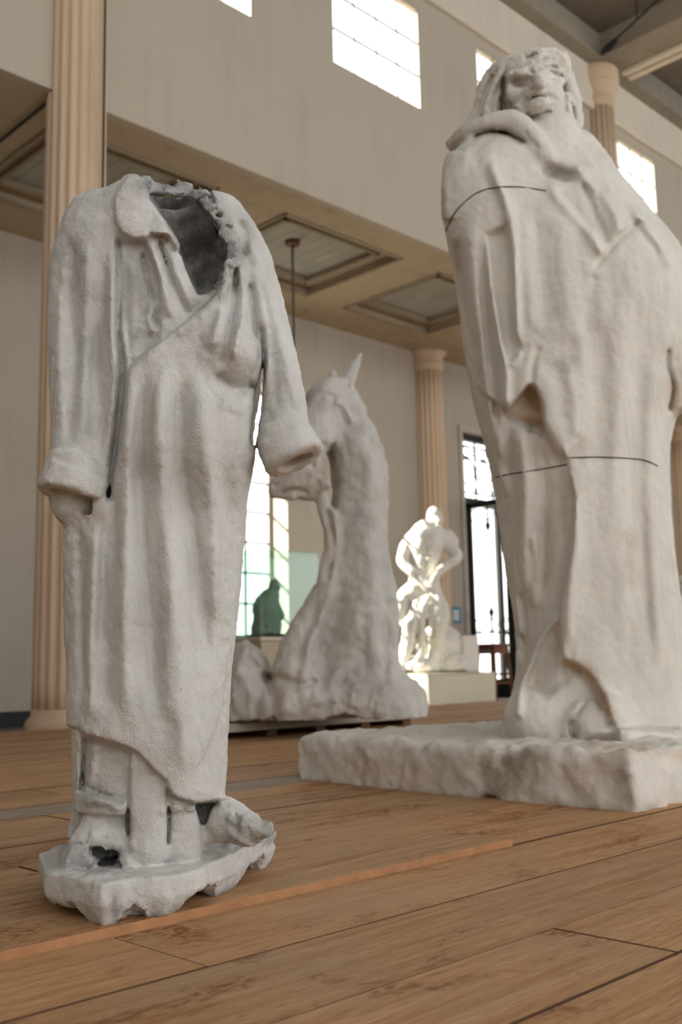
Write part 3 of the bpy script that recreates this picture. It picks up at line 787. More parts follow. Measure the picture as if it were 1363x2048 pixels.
    v.ledge([(103, 915), (130, 925), (175, 942), (220, 966)], .006, 60, 2, side=1)
    # hollow beside the lapel and pleated shirt front
    v.area([(245, 482), (290, 480), (320, 560), (318, 680), (262, 735), (246, 640)], -.016, 6)
    v.line([(300, 480), (322, 560), (345, 640)], 9, .012); v.line([(318, 478), (345, 560), (378, 632)], 5, -.011, taper=.05); v.line([(332, 480), (360, 560), (390, 620)], 8, .009)
    v.line([(308, 600), (300, 650), (322, 670)], 10, .012); v.line([(282, 500), (296, 560), (314, 640)], 5, -.010); v.line([(290, 650), (270, 690), (262, 720)], 8, .010)
    v.line([(300, 628), (318, 655), (310, 675)], 5, -.010); v.line([(265, 520), (268, 600), (262, 680)], 9, .006)
    # diagonal wrap edge
    v.ledge([(462, 545), (430, 590), (395, 622), (360, 652), (322, 684), (280, 712), (256, 742), (250, 800), (244, 880), (232, 960)][::-1], .017, 110, 2.2, side=1, taper=.16)
    v.line([(464, 552), (430, 602), (392, 640), (350, 676)], 10, .007)
    # folds fanning from the right shoulder
    v.line([(470, 530), (468, 600), (455, 680), (440, 740)], 7, -.013); v.line([(482, 530), (488, 600), (480, 660), (462, 720)], 9, .012); v.line([(498, 560), (508, 620), (512, 690)], 7, -.012)
    v.line([(452, 560), (440, 630), (420, 700)], 10, .007); v.line([(505, 530), (522, 600), (535, 680)], 7, .006)
    v.line([(523, 650), (527, 720), (518, 790), (508, 850), (505, 895)], 6, -.018, .03, .05)
    v.line([(430, 745), (470, 778), (512, 765)], 11, -.011); v.line([(440, 800), (480, 815), (508, 800)], 16, .006); v.blob(475, 722, 42, .008)
    # right sleeve
    v.line([(480, 450), (520, 540), (552, 640), (580, 760), (596, 830)], 9, .006); v.line([(535, 640), (548, 740), (556, 830)], 10, -.006); v.line([(475, 440), (492, 470), (486, 520)], 8, -.010)
    v.ledge([(512, 882), (545, 872), (580, 852), (610, 836)], .006, 60, 2, side=1); v.line([(515, 884), (560, 868), (608, 838)], 2.6, -.005, taper=.02)
    v.line([(105, 917), (160, 937), (219, 965)], 2.6, -.005, taper=.02)
    # long folds down the robe
    for pts, w, a in [([(330, 700), (318, 850), (330, 1050), (352, 1250), (365, 1450), (372, 1580)], 20, .012), ([(362, 740), (362, 880), (385, 1080), (405, 1220), (412, 1350)], 17, -.016),
                      ([(395, 760), (412, 900), (432, 1080), (436, 1250)], 18, .008), ([(290, 740), (278, 900), (285, 1050), (302, 1250), (312, 1450)], 15, -.010),
                      ([(268, 760), (258, 900), (252, 1050), (250, 1250), (252, 1450)], 16, .010), ([(235, 960), (222, 1100), (214, 1280), (216, 1440)], 14, -.009),
                      ([(190, 1050), (185, 1180), (180, 1320), (185, 1450)], 13, .007), ([(160, 1050), (165, 1250), (170, 1420)], 9, -.006),
                      ([(450, 900), (455, 1100), (440, 1300), (428, 1560)], 16, -.006), ([(345, 1150), (335, 1300), (340, 1450)], 16, .006), ([(210, 1045), (205, 1150), (200, 1300)], 8, -.006)]:
        v.line(pts, w, a*1.4)
    # hem: front layer ends in a step
    v.ledge([(20, 1440), (150, 1455), (166, 1466), (215, 1480), (250, 1492), (275, 1505), (300, 1532), (330, 1560), (345, 1590), (380, 1604), (442, 1600), (600, 1590)], .020, 200, 2.0, ymax=-.04, side=-1, taper=.5)
    v.area([(165, 1472), (215, 1486), (252, 1497), (254, 1600), (205, 1592), (160, 1570)], -.018, 4)
    v.line([(256, 1500), (257, 1600), (258, 1680)], 4, -.016, taper=.02); v.line([(337, 1575), (338, 1640), (336, 1690)], 4, -.014, taper=.02)
    v.line([(190, 1485), (185, 1540), (170, 1590)], 8, .008); v.line([(155, 1575), (200, 1590), (250, 1605)], 6, -.012, taper=.05)
    v.line([(165, 1610), (205, 1600), (245, 1625)], 9, .008)
    # broken, lumpy rims
    v.rough(38, .014, 3, .55, [(285, 350), (350, 345), (410, 370), (480, 470), (480, 530), (440, 600), (425, 570), (455, 510), (420, 430), (380, 395), (300, 385)], 6)
    v.rough(60, .0045, 4, .6, [(120, 1650), (200, 1640), (270, 1680), (270, 1750), (180, 1750), (110, 1740)], 10); v.rough(60, .008, 4, .6, [(440, 1625), (545, 1630), (555, 1690), (450, 1700)], 10)
    v.rough(80, .006, 3, .6, [(335, 1575), (350, 1600), (442, 1592), (445, 1615), (330, 1625)], 6)
    v.rough(8, .0045, 4, .5, stretch=(1, 1, .35)); v.rough(60, .0016, 3, .6)
    v.stop()
    root = statue_root('robe_statue', org, 'headless grey plaster statue of an empty robe on a broken slab', 'statue')
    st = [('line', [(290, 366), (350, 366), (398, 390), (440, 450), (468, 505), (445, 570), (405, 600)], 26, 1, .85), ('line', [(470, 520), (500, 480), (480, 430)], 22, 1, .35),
          ('area', [(300, 385), (400, 395), (460, 500), (450, 570), (400, 600), (360, 500)], 5, 1, 1.0), ('area', [(245, 482), (300, 490), (318, 690), (262, 735)], 14, 1, .35),  # hollows at neck and lapel painted darker, shade on top of grime
          ('line', [(150, 500), (200, 620), (150, 760), (170, 860)], 30, 1, .28), ('line', [(236, 470), (240, 700), (215, 1000)], 9, 1, .5), ('line', [(523, 650), (518, 790), (505, 895)], 8, 1, .6),  # last two darken the creases beside the sleeves
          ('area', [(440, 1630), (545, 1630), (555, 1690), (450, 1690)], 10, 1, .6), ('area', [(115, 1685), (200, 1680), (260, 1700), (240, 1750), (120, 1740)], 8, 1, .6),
          ('area', [(160, 1560), (250, 1590), (250, 1625), (170, 1610)], 10, 1, .45), ('area', [(180, 1694), (240, 1704), (240, 1730), (206, 1740), (190, 1720)], 5, 1, 1.0), ('area', [(388, 1608), (430, 1606), (412, 1648), (400, 1648)], 4, 1, 1.0), ('line', [(335, 1590), (400, 1612), (440, 1605)], 7, 1, .8), ('line', [(232, 1780), (232, 1870)], 10, 1, .8),  # two hollows at the feet painted dark to deepen their shade
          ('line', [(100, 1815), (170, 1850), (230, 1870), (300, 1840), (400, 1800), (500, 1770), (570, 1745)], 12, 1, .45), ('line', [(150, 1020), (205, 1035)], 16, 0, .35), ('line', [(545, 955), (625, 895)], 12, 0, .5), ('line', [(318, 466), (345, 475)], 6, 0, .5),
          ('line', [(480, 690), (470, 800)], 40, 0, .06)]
    sculpt(v, root, {0: 'robe', 1: 'cuff', 2: 'cuff', 3: 'base_slab', 4: 'foot', 5: 'foot', 6: 'collar'}, M['plaster1'], st, (140, .0009))
    return root
statue_robe()
# ------------------------------------------------------------------ tall cloaked statue on its thick slab
M['plaster2'] = plaster_mat('warm_plaster', (.70, .665, .60), grime_shade=(.26, .21, .16), rust=(.50, .31, .16), bscale=60, bstr=.25, patchy=.6, speck=.2)
M['crack'] = simple('plaster_joint', (.10, .085, .07), .9)
def vol_hit(v, px, py):
    d = ray(px, py); dl = np.array([d @ RGT, d @ FWD, d[2]]); dl /= np.linalg.norm(dl)
    c = v.o_l; t0 = (v.y[0] - c[1])/dl[1]; t = t0 + np.arange(0, (v.y[-1]-v.y[0])/dl[1], v.h*.3)
    P = c + dl*t[:, None]
    I = [np.clip(((P[:, i]-a[0])/v.h).round().astype(int), 0, len(a)-1) for i, a in enumerate((v.x, v.y, v.z))]
    ff = v.f[I[0], I[1], I[2]]; k = np.nonzero(ff < 0)[0]
    return P[k[0]] - dl*v.h*.35 if len(k) else None
def seam(v, pts, r, root, mat, name='seam'):
    q = [vol_hit(v, *p) for p in spline(pts, 8)]; q = [p for p in q if p is not None]
    # keep the run continuous in depth
    q = [p for i, p in enumerate(q) if i == 0 or abs(p[1]-q[max(i-1, 0)][1]) < .06]
    if len(q) > 2:
        q = np.array(q); q[1:-1] = (q[:-2]+q[1:-1]*2+q[2:])/4
        return MB().tube([tuple(p) for p in q], r, 6).build(name, mat, root, True)
def slab_vol(org, poly_w, zt, h, rng, seed, inset=.04):
    """a block of plaster with the given plan (world xy), softened and uneven"""
    pl = [((p[0]-org[0])*RGT[0]+(p[1]-org[1])*RGT[1], (p[0]-org[0])*FWD[0]+(p[1]-org[1])*FWD[1]) for p in poly_w]
    a = np.array(pl); v = Vol(org, (a[:,0].min()-.06, a[:,1].min()-.06, -.02), (a[:,0].max()+.06, a[:,1].max()+.06, zt+.08), h)
    X2, Y2 = np.meshgrid(v.x, v.y, indexing='ij'); q = poly_sd(X2, Y2, pl)[:, :, None] - inset
    n2 = fbm(np.stack([X2.ravel(), Y2.ravel(), np.full(X2.size, seed)], -1).astype(np.float64), 2.2, 4).reshape(X2.shape)[:, :, None]
    w = np.maximum(v.Z-zt+inset-n2*.012, .0 + inset*.4 - v.Z)
    e = -q
    g = np.minimum(np.maximum(e, w), 0) + np.sqrt(np.maximum(e, 0)**2 + np.maximum(w, 0)**2) - inset
    v.f = g.astype(np.float32)
    return v
def statue_cloak():
    org = np.array([3.44, 2.24, 0.0]); zt = .172
    root = statue_root('cloaked_statue', org, 'tall cream plaster statue of a cloaked man with thick hair, wrapped to the feet', 'statue')
    # slab
    sv = slab_vol(org, [(2.825, 3.10), (2.79, 2.5), (2.76, 2.05), (2.765, 1.605), (3.3, 1.585), (4.35, 1.60), (4.36, 3.10), (3.5, 3.12)], zt, .011, 0, 3.3, .03)
    sv.start(.06)
    sv.rough(7, .012, 4, .55); sv.rough(26, .006, 3, .6)
    sv.area([(955, 1500), (1040, 1490), (1075, 1520), (1060, 1600), (965, 1600)], -.014, 10); sv.line([(1010, 1500), (1000, 1540), (990, 1570)], 12, -.008)
    sv.line([(1245, 1530), (1262, 1570), (1268, 1620)], 9, .010)
    sv.stop()
    sculpt(sv, root, {0: 'base_slab'}, M['plaster2'], [('area', [(960, 1510), (1060, 1500), (1055, 1560), (1000, 1600), (955, 1600)], 16, 1, .8), ('line', [(985, 1505), (965, 1590)], 14, 1, .7), ('line', [(1240, 1540), (1262, 1600)], 16, 1, .5),
            ('line', [(700, 1530), (860, 1560)], 30, 0, .35), ('line', [(1150, 1540), (1210, 1535)], 22, 0, .35), ('line', [(1180, 1490), (1363, 1510)], 10, 0, .4), ('line', [(640, 1500), (760, 1540)], 24, 1, .18)], (60, .002))
    # cloak
    v = Vol(org, (-.52, -.66, .10), (.66, .50, 2.62), .0078)
    v.loft([(262, 960, 1160, .08, .10, .06), (285, 925, 1180, .13, .14, .06), (330, 890, 1210, .20, .20, .05), (380, 881, 1240, .25, .24, .04), (450, 888, 1300, .29, .27, .03), (520, 903, 1350, .31, .29, .02),
            (600, 921, 1372, .32, .30, .01), (700, 941, 1372, .32, .30, 0), (800, 962, 1355, .31, .29, 0), (880, 980, 1334, .30, .28, 0), (960, 996, 1330, .30, .28, 0), (1090, 1013, 1337, .30, .28, 0),
            (1200, 1030, 1348, .30, .28, 0), (1300, 1042, 1366, .30, .28, 0), (1365, 1040, 1376, .31, .29, 0), (1415, 1022, 1390, .33, .31, 0), (1460, 1002, 1400, .36, .33, 0), (1488, 985, 1410, .39, .35, 0), (1510, 980, 1412, .40, .36, 0)], 2.5, .0)
    # sleeve reaching out on the right, shoulder mass
    v.chain([(1330, 560, -.02, 52), (1375, 650, -.08, 46), (1385, 740, -.13, 40), (1362, 800, -.15, 26)], .04)
    v.ell(985, 420, -.10, 95, 130, .16, .06); v.ell(1215, 600, -.12, 120, 150, .20, .10)
    # collar roll and lapels
    v.chain([(908, 285, .10, 22), (935, 265, .0, 24), (985, 248, -.08, 24), (1035, 250, -.13, 22), (1070, 280, -.17, 20), (1098, 330, -.20, 20)], .02)
    v.chain([(1100, 240, -.02, 52), (1105, 310, -.06, 62)], .04, sm=False)
    v.chain([(1160, 285, .0, 22), (1185, 320, -.05, 24), (1208, 326, -.08, 13)], .02); v.chain([(1150, 320, -.12, 20), (1190, 380, -.18, 20), (1215, 460, -.24, 18)], .03)
    # foot under the hem
    v.ell(1185, 1445, -.30, 62, 46, .16, .02); v.ell(1260, 1484, -.33, 130, 30, .16, .03); v.ell(1075, 1440, -.22, 60, 60, .14, .05)
    # hollow throat between the lapels, hollow sleeve
    v.ell(1118, 338, -.24, 38, 22, .10, .03, 's', rot=8)
    v.cut([(1012, 828), (1030, 795), (1058, 766), (1072, 772), (1083, 800), (1090, 862), (1068, 850), (1040, 842)], -.50, -.17, .02)
    v.start(.07)
    # back layer edge at far left, seam of the cape
    v.ledge([(890, 300), (884, 360), (884, 440)], .014, 30, 3, .12, -1)
    # sleeve panel: ridges and sunk strip
    v.line([(971, 300), (990, 350), (1014, 410), (1029, 486), (1029, 580), (1034, 672), (1042, 700)], 11, .030)
    v.area([(975, 470), (1012, 450), (1026, 560), (1030, 670), (1040, 696), (1016, 724), (1004, 680), (988, 580)], -.030, 7)
    v.line([(978, 470), (985, 580), (1001, 680), (1012, 735), (1013, 820)], 8, .022, taper=.06); v.line([(1020, 735), (1042, 702)], 6, .012)
    v.line([(940, 430), (948, 560), (960, 680), (975, 800), (992, 920)], 12, .012); v.line([(915, 470), (930, 600), (948, 720)], 9, -.012); v.line([(962, 520), (972, 640), (985, 760), (996, 860)], 8, -.014)
    # sleeve mouth and cuff
    v.ledge([(1013, 823), (1036, 792), (1058, 768), (1072, 776), (1083, 802), (1090, 860), (1108, 896), (1134, 917)], .026, 60, 4, side=-1)
    v.area([(1092, 740), (1150, 735), (1160, 860), (1130, 905), (1098, 870)], .012, 24)
    v.line([(1100, 720), (1120, 780), (1125, 850)], 12, -.012); v.line([(1135, 720), (1150, 800), (1148, 880)], 12, .012); v.blob(1120, 735, 26, -.014, 18)
    v.line([(1062, 770), (1068, 720), (1078, 690)], 6, -.012)
    # inner drapery left of the front panel
    v.area([(1010, 830), (1085, 850), (1130, 925), (1140, 1080), (1118, 1225), (1050, 1330), (1030, 1200), (1008, 1000)], -.030, 14)
    v.line([(1030, 850), (1045, 900), (1050, 1000), (1045, 1100), (1052, 1200)], 14, .022); v.line([(1080, 880), (1090, 980), (1085, 1100), (1075, 1200)], 15, -.018); v.line([(1065, 840), (1060, 880), (1070, 950)], 8, -.014)
    v.line([(1060, 1060), (1075, 1130), (1066, 1220)], 9, .012); v.line([(1012, 930), (1020, 1030), (1032, 1180), (1042, 1290)], 10, .012)
    # front panel edge
    v.ledge([(1134, 918), (1140, 960), (1148, 1000), (1143, 1080), (1132, 1150), (1119, 1228), (1120, 1290), (1128, 1320), (1150, 1328), (1180, 1352), (1203, 1385), (1214, 1414), (1226, 1440), (1234, 1470), (1238, 1520), (1240, 1600)], .036, 70, 3.5, side=-1, taper=.05)
    v.line([(1150, 980), (1150, 1080), (1140, 1180), (1136, 1300)], 12, .012)
    v.line([(1135, 1335), (1170, 1352), (1196, 1395), (1210, 1425)], 11, -.018); v.area([(1124, 1325), (1150, 1330), (1185, 1360), (1205, 1400), (1165, 1395), (1120, 1370)], -.014, 8)
    # diagonal ridge to the left foot
    v.line([(1118, 1228), (1083, 1270), (1056, 1335), (1040, 1380), (1036, 1440)], 9, .026, taper=.06); v.area([(1112, 1245), (1122, 1320), (1140, 1350), (1090, 1400), (1060, 1370), (1075, 1300)], -.020, 10)
    v.line([(1030, 1290), (1022, 1380), (1010, 1450)], 12, .012); v.line([(1150, 1432), (1165, 1412), (1182, 1394)], 4, -.012); v.line([(1142, 1440), (1150, 1480)], 8, -.015)
    v.line([(1145, 1480), (1230, 1484), (1363, 1494)], 6, -.006); v.line([(1160, 1465), (1260, 1462), (1363, 1472)], 9, .010); v.line([(1200, 1448), (1290, 1452), (1363, 1458)], 5, -.010)
    # broad vertical modelling of the front
    for pts, w, a in [([(1190, 620), (1200, 800), (1190, 1000), (1180, 1250)], 22, -.010), ([(1235, 560), (1240, 760), (1235, 1000), (1250, 1300)], 26, .012), ([(1285, 600), (1275, 800), (1268, 1000), (1285, 1300)], 22, -.012),
                      ([(1310, 700), (1300, 900), (1305, 1100), (1325, 1350)], 16, .010), ([(1075, 430), (1085, 540), (1095, 660)], 20, -.012), ([(1120, 420), (1130, 560), (1150, 700)], 24, .012), ([(1050, 420), (1055, 520), (1065, 660)], 14, .010),
                      ([(1160, 640), (1170, 780), (1168, 900)], 14, .010), ([(1285, 1000), (1290, 1150), (1300, 1300)], 9, -.008)]:
        v.line(pts, w, a)
    # lapels, crease towards the right shoulder
    v.line([(1096, 360), (1120, 400), (1160, 440), (1200, 500), (1205, 520)], 12, .022); v.line([(1118, 380), (1150, 420), (1185, 460)], 8, -.018); v.line([(1165, 360), (1185, 420), (1208, 470), (1212, 500)], 8, -.024)
    v.line([(1185, 540), (1205, 515), (1235, 480), (1268, 452), (1290, 440)], 7, -.020); v.line([(1200, 380), (1230, 430), (1240, 470)], 12, .016); v.line([(1240, 400), (1280, 460), (1320, 510)], 10, -.010); v.line([(1262, 420), (1310, 480), (1345, 540)], 9, .010)
    v.line([(1150, 330), (1175, 365), (1200, 385)], 8, .016); v.blob(1225, 570, 30, -.012, 50); v.line([(1190, 545), (1180, 600), (1172, 680)], 14, -.012)
    v.line([(940, 276), (975, 262), (1008, 264), (1030, 275), (1058, 288)], 6, -.028); v.line([(1048, 262), (1062, 282), (1080, 300)], 4, -.012)
    v.line([(1338, 690), (1334, 730), (1346, 775), (1336, 830)], 6, -.02, .1)
    v.rough(4.5, .010, 4, .5, stretch=(1, 1, .2)); v.rough(20, .003, 4, .55, stretch=(1, 1, .2))
    v.stop()
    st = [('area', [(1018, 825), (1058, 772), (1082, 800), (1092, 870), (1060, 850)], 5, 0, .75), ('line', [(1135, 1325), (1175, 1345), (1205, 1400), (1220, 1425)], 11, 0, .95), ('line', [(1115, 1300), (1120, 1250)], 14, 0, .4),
          ('line', [(1090, 880), (1110, 1000), (1100, 1150)], 26, 0, .22), ('line', [(1255, 1070), (1262, 1160)], 12, 0, .4), ('line', [(1345, 770), (1363, 830)], 16, 0, .5), ('line', [(1345, 700), (1360, 740)], 20, 1, .35), ('line', [(970, 262), (1010, 266)], 7, 1, .8),  # includes painted shade in the fold under the collar roll
          ('line', [(1105, 340), (1135, 345)], 14, 1, .55), ('line', [(1130, 1480), (1363, 1495)], 9, 0, .5), ('line', [(1110, 735), (1130, 735)], 18, 1, .3), ('line', [(1050, 1340), (1110, 1400)], 24, 0, .16), ('line', [(886, 380), (886, 430)], 6, 0, .7)]  # throat hollow and dip above the sleeve mouth painted darker
    sculpt(v, root, {0: 'cloak'}, M['plaster2'], st, (50, .0018))
    seam(v, [(892, 462), (905, 432), (925, 408), (955, 385), (990, 375), (1040, 374), (1094, 382)], .0026, root, M['crack'])
    seam(v, [(990, 955), (1020, 948), (1060, 942), (1100, 935), (1133, 929)], .0026, root, M['crack'])
    seam(v, [(1137, 916), (1190, 914), (1260, 917), (1290, 921), (1315, 932)], .0026, root, M['crack'])
    # head and hair, finer
    h = Vol(org, (-.42, -.33, 2.15), (.20, .40, 2.90), .0052)
    h.ell(1066, 190, -.02, 66, 88, .165, .0); h.ell(1030, 160, .06, 62, 66, .16, .03)
    h.chain([(1100, 220, .02, 52), (1102, 300, -.03, 58)], .03, sm=False); h.ell(1075, 205, -.08, 48, 42, .10, .03)
    h.chain([(1030, 130, .03, 34), (1000, 150, .05, 34), (978, 200, .08, 30), (958, 245, .09, 26), (930, 275, .10, 22)], .02, lab=1)
    h.chain([(1012, 130, -.03, 20), (992, 180, -.02, 18), (985, 235, -.02, 15), (975, 262, .0, 14)], .01, lab=1)
    h.chain([(1060, 128, -.10, 20), (1090, 118, -.11, 22), (1118, 122, -.08, 22), (1126, 150, -.05, 17)], .012, lab=1); h.chain([(1050, 118, -.02, 20), (1085, 110, -.02, 17), (1120, 116, .02, 18)], .015, lab=1)
    h.chain([(1128, 150, .02, 18), (1140, 190, .03, 18), (1150, 225, .04, 16), (1148, 265, .04, 15), (1140, 290, .03, 12)], .012, lab=1); h.chain([(1130, 196, .0, 12), (1132, 240, .0, 12), (1128, 280, .0, 9)], .01, lab=1)
    # face
    h.chain([(1070, 144, -.17, 10), (1075, 157, -.205, 12), (1081, 166, -.235, 14)], .012); h.ell(1068, 172, -.195, 9, 7, .025, .008); h.ell(1092, 170, -.19, 10, 7, .025, .008)
    h.chain([(1012, 158, -.08, 8), (1030, 148, -.145, 9), (1055, 146, -.17, 9), (1080, 143, -.17, 9), (1108, 140, -.14, 9), (1124, 146, -.09, 8)], .014)
    h.chain([(1050, 192, -.16, 8), (1068, 184, -.195, 8), (1084, 182, -.20, 8), (1106, 186, -.17, 8), (1114, 194, -.14, 6)], .012); h.ell(1076, 212, -.155, 20, 17, .05, .016)
    h.ell(1024, 190, -.10, 20, 22, .055, .03); h.ell(1116, 184, -.09, 14, 20, .05, .03)
    h.start(.05)
    h.blob(1040, 167, 19, -.030, 11); h.blob(1106, 159, 12, -.020, 9); h.line([(1026, 169), (1040, 166), (1053, 170)], 4, .010); h.line([(1024, 172), (1040, 173), (1054, 171)], 2.5, -.010); h.line([(1094, 158), (1104, 156), (1114, 158)], 3.5, .008)
    h.line([(1062, 194), (1076, 193), (1092, 194)], 3, -.005); h.line([(1052, 180), (1046, 190), (1050, 202)], 5, -.010)
    h.line([(1008, 150), (1006, 190), (1010, 225)], 7, -.022); h.line([(1048, 232), (1076, 236), (1104, 226)], 7, -.018); h.line([(1126, 165), (1130, 210), (1128, 260)], 5, -.018, .12)
    h.line([(1030, 208), (1040, 222), (1056, 230)], 8, .008); h.area([(1098, 200), (1128, 190), (1126, 290), (1098, 296)], .006, 8)
    for k, pts in enumerate([[(1000, 130), (975, 180), (950, 240)], [(1015, 135), (992, 190), (975, 255)], [(985, 150), (960, 205), (935, 262)], [(1000, 190), (994, 220), (990, 250)]]):
        h.line(pts, 4, -.012, .3); h.line([(p[0]+8, p[1]+3) for p in pts], 5, .008, .3)
    for pts in [[(1050, 140), (1075, 124), (1110, 116)], [(1060, 150), (1088, 134), (1120, 136)], [(1045, 122), (1080, 106), (1120, 108)], [(1098, 140), (1112, 150), (1128, 150)], [(1140, 200), (1148, 235), (1146, 270)]]:
        h.line(pts, 3.5, -.012, .3)
    h.rough(22, .006, 4, .55); h.rough(45, .006, 3, .6, [(1045, 100), (1135, 95), (1138, 165), (1100, 145), (1050, 145)], 6)
    h.stop()
    sculpt(h, root, {0: 'head', 1: 'hair'}, M['plaster2'], [('line', [(1010, 225), (1004, 160)], 7, 1, .5), ('line', [(1040, 170), (1052, 172)], 6, 1, .4), ('area', [(1060, 110), (1130, 105), (1130, 150), (1060, 140)], 8, 1, .2)], (70, .0014))  # hairline groove and eye socket coloured darker
    return root
statue_cloak()
# ------------------------------------------------------------------ horse's head and neck on a low platform
M['plaster3'] = plaster_mat('mottled_plaster', (.62, .595, .55), grime_shade=(.20, .19, .18), rust=(.40, .27, .15), bscale=30, bstr=.2, patchy=1.0, speck=.25)
M['plaster4'] = plaster_mat('white_plaster', (.74, .71, .64), grime_shade=(.3, .27, .23), bscale=25, bstr=.1, patchy=.4, speck=.1)
M['platform'] = simple('platform_paint', (.42, .38, .32), .7, nscale=4, var=.2)
M['bronze'] = simple('dark_green_bronze', (.26, .31, .27), .6, .0)
def statue_horse():
    org = np.array([5.12, 5.55, .10])
    org = on_z(690, 1440, .10) + FWD*.12; org[2] = .118
    root = statue_root('horse_statue', org, 'grey mottled plaster horse head and long draped neck with one upright ear', 'statue')
    v = Vol(org, (-.95, -.60, -.01), (.66, .50, 2.68), .0115)
    v.chain([(682, 800, 0, 34), (690, 850, 0, 46), (706, 900, 0, 58), (718, 960, 0, 60), (714, 1060, 0, 60), (716, 1150, 0, 66), (718, 1230, 0, 76), (712, 1330, 0, 82), (705, 1440, 0, 92)], .0)
    v.chain([(662, 785, -.04, 36), (642, 830, -.08, 48), (620, 890, -.13, 54), (602, 940, -.17, 52), (575, 966, -.20, 34), (558, 976, -.21, 23)], .06)
    v.chain([(625, 800, -.10, 22), (608, 806, -.12, 14)], .03)
    v.chain([(630, 975, -.20, 20), (610, 985, -.2, 17), (575, 985, -.2, 14)], .03)
    # hanging strip and small fist
    v.chain([(642, 985, -.20, 12), (655, 1040, -.19, 11), (660, 1090, -.18, 10), (650, 1140, -.18, 11), (640, 1190, -.18, 17)], .02)
    v.chain([(634, 955, -.24, 8), (646, 962, -.26, 9), (640, 978, -.24, 9)], .01); v.chain([(650, 955, -.24, 8), (656, 970, -.24, 8)], .01)
    # spreading skirt at the foot
    v.chain([(650, 1195, -.12, 28), (612, 1260, -.14, 36), (592, 1340, -.14, 46), (580, 1420, -.12, 55)], .05); v.ell(785, 1425, .0, 58, 45, .30, .06); v.ell(700, 1400, -.05, 130, 70, .34, .10)
    v.ell(492, 1385, -.05, 46, 92, .24, .02); v.ell(560, 1415, -.10, 55, 62, .25, .04); v.ell(455, 1400, .05, 40, 70, .22, .03)
    v.f = np.maximum(v.f, (-v.Z).astype(np.float32))
    v.start(.10)
    v.line([(668, 1000), (672, 1100), (655, 1200), (600, 1330)], 9, .03); v.line([(650, 1010), (668, 1090), (650, 1170)], 6, -.03); v.line([(690, 1180), (668, 1260), (640, 1400)], 12, -.03); v.line([(640, 1200), (605, 1290), (585, 1400)], 8, -.025)
    v.line([(740, 1000), (745, 1150), (755, 1350)], 18, .02); v.line([(765, 1050), (770, 1200), (770, 1380)], 10, -.02); v.line([(700, 860), (735, 930), (742, 1010)], 14, .02); v.line([(665, 800), (690, 815), (706, 850)], 6, .03)
    v.line([(640, 880), (655, 920), (648, 960)], 8, -.035); v.line([(615, 900), (628, 940)], 7, -.025); v.blob(605, 806, 12, -.03, 8); v.line([(545, 972), (560, 966)], 4, -.02); v.line([(560, 990), (590, 980), (620, 988)], 5, -.02)
    v.line([(640, 800), (650, 790), (675, 800)], 6, -.025); v.line([(660, 880), (668, 930), (675, 990)], 9, -.03); pass
    v.line([(525, 1340), (545, 1380), (548, 1450)], 10, -.04); v.line([(500, 1300), (525, 1330), (545, 1350)], 8, .03); v.line([(470, 1330), (500, 1380), (500, 1450)], 9, .02); v.line([(545, 1350), (600, 1370), (640, 1360)], 8, -.03)
    v.rough(3.5, .030, 4, .55, stretch=(1, 1, .4)); v.rough(14, .007, 3, .55)
    v.stop()
    v.chain([(682, 795, -.02, 18), (698, 756, -.03, 15), (711, 730, -.035, 10), (721, 708, -.04, 4)], .012, flat=.7, lab=1); v.chain([(668, 775, .06, 15), (665, 746, .07, 8)], .02, lab=1)
    v.chain([(692, 776, -.07, 5), (703, 750, -.075, 6), (712, 728, -.07, 3)], .01, 's')
    sculpt(v, root, {0: 'neck_and_head', 1: 'ear'}, M['plaster3'], [('area', [(560, 890), (640, 880), (650, 990), (545, 1000)], 14, 0, .35), ('line', [(640, 890), (650, 950)], 12, 0, .5), ('line', [(545, 1345), (580, 1360), (560, 1400)], 14, 0, .5), ('line', [(690, 1360), (760, 1380)], 26, 1, .4), ('line', [(606, 800), (625, 785)], 12, 1, .7), ('line', [(700, 1000), (760, 1100)], 40, 1, .15), ('line', [(650, 960), (668, 1040), (650, 1170)], 10, 0, .35)], (20, .004))
    p = empty('low_platform', (0, 0, 0))
    ax, ay = 3.95, 5.12
    for i in range(4): B(ax+.47*i, ax+.47*i+.466, ay, 6.35, .075, .10).build('board', M['platform'], p, bevel=.004)
    B(ax, ax+1.88, ay-.02, ay, .045, .098).build('front_rail', M['platform'], p, bevel=.004); B(ax+1.88, ax+1.90, ay-.02, 6.35, .045, .098).build('side_rail', M['platform'], p, bevel=.004)
    for i in range(5): B(ax+.03+.43*i, ax+.11+.43*i, ay+.02, 6.3, .001, .076).build('runner', M['dark_wood'], p)
    tag(p, 'low wooden platform under the plaster horse', 'platform')
statue_horse()

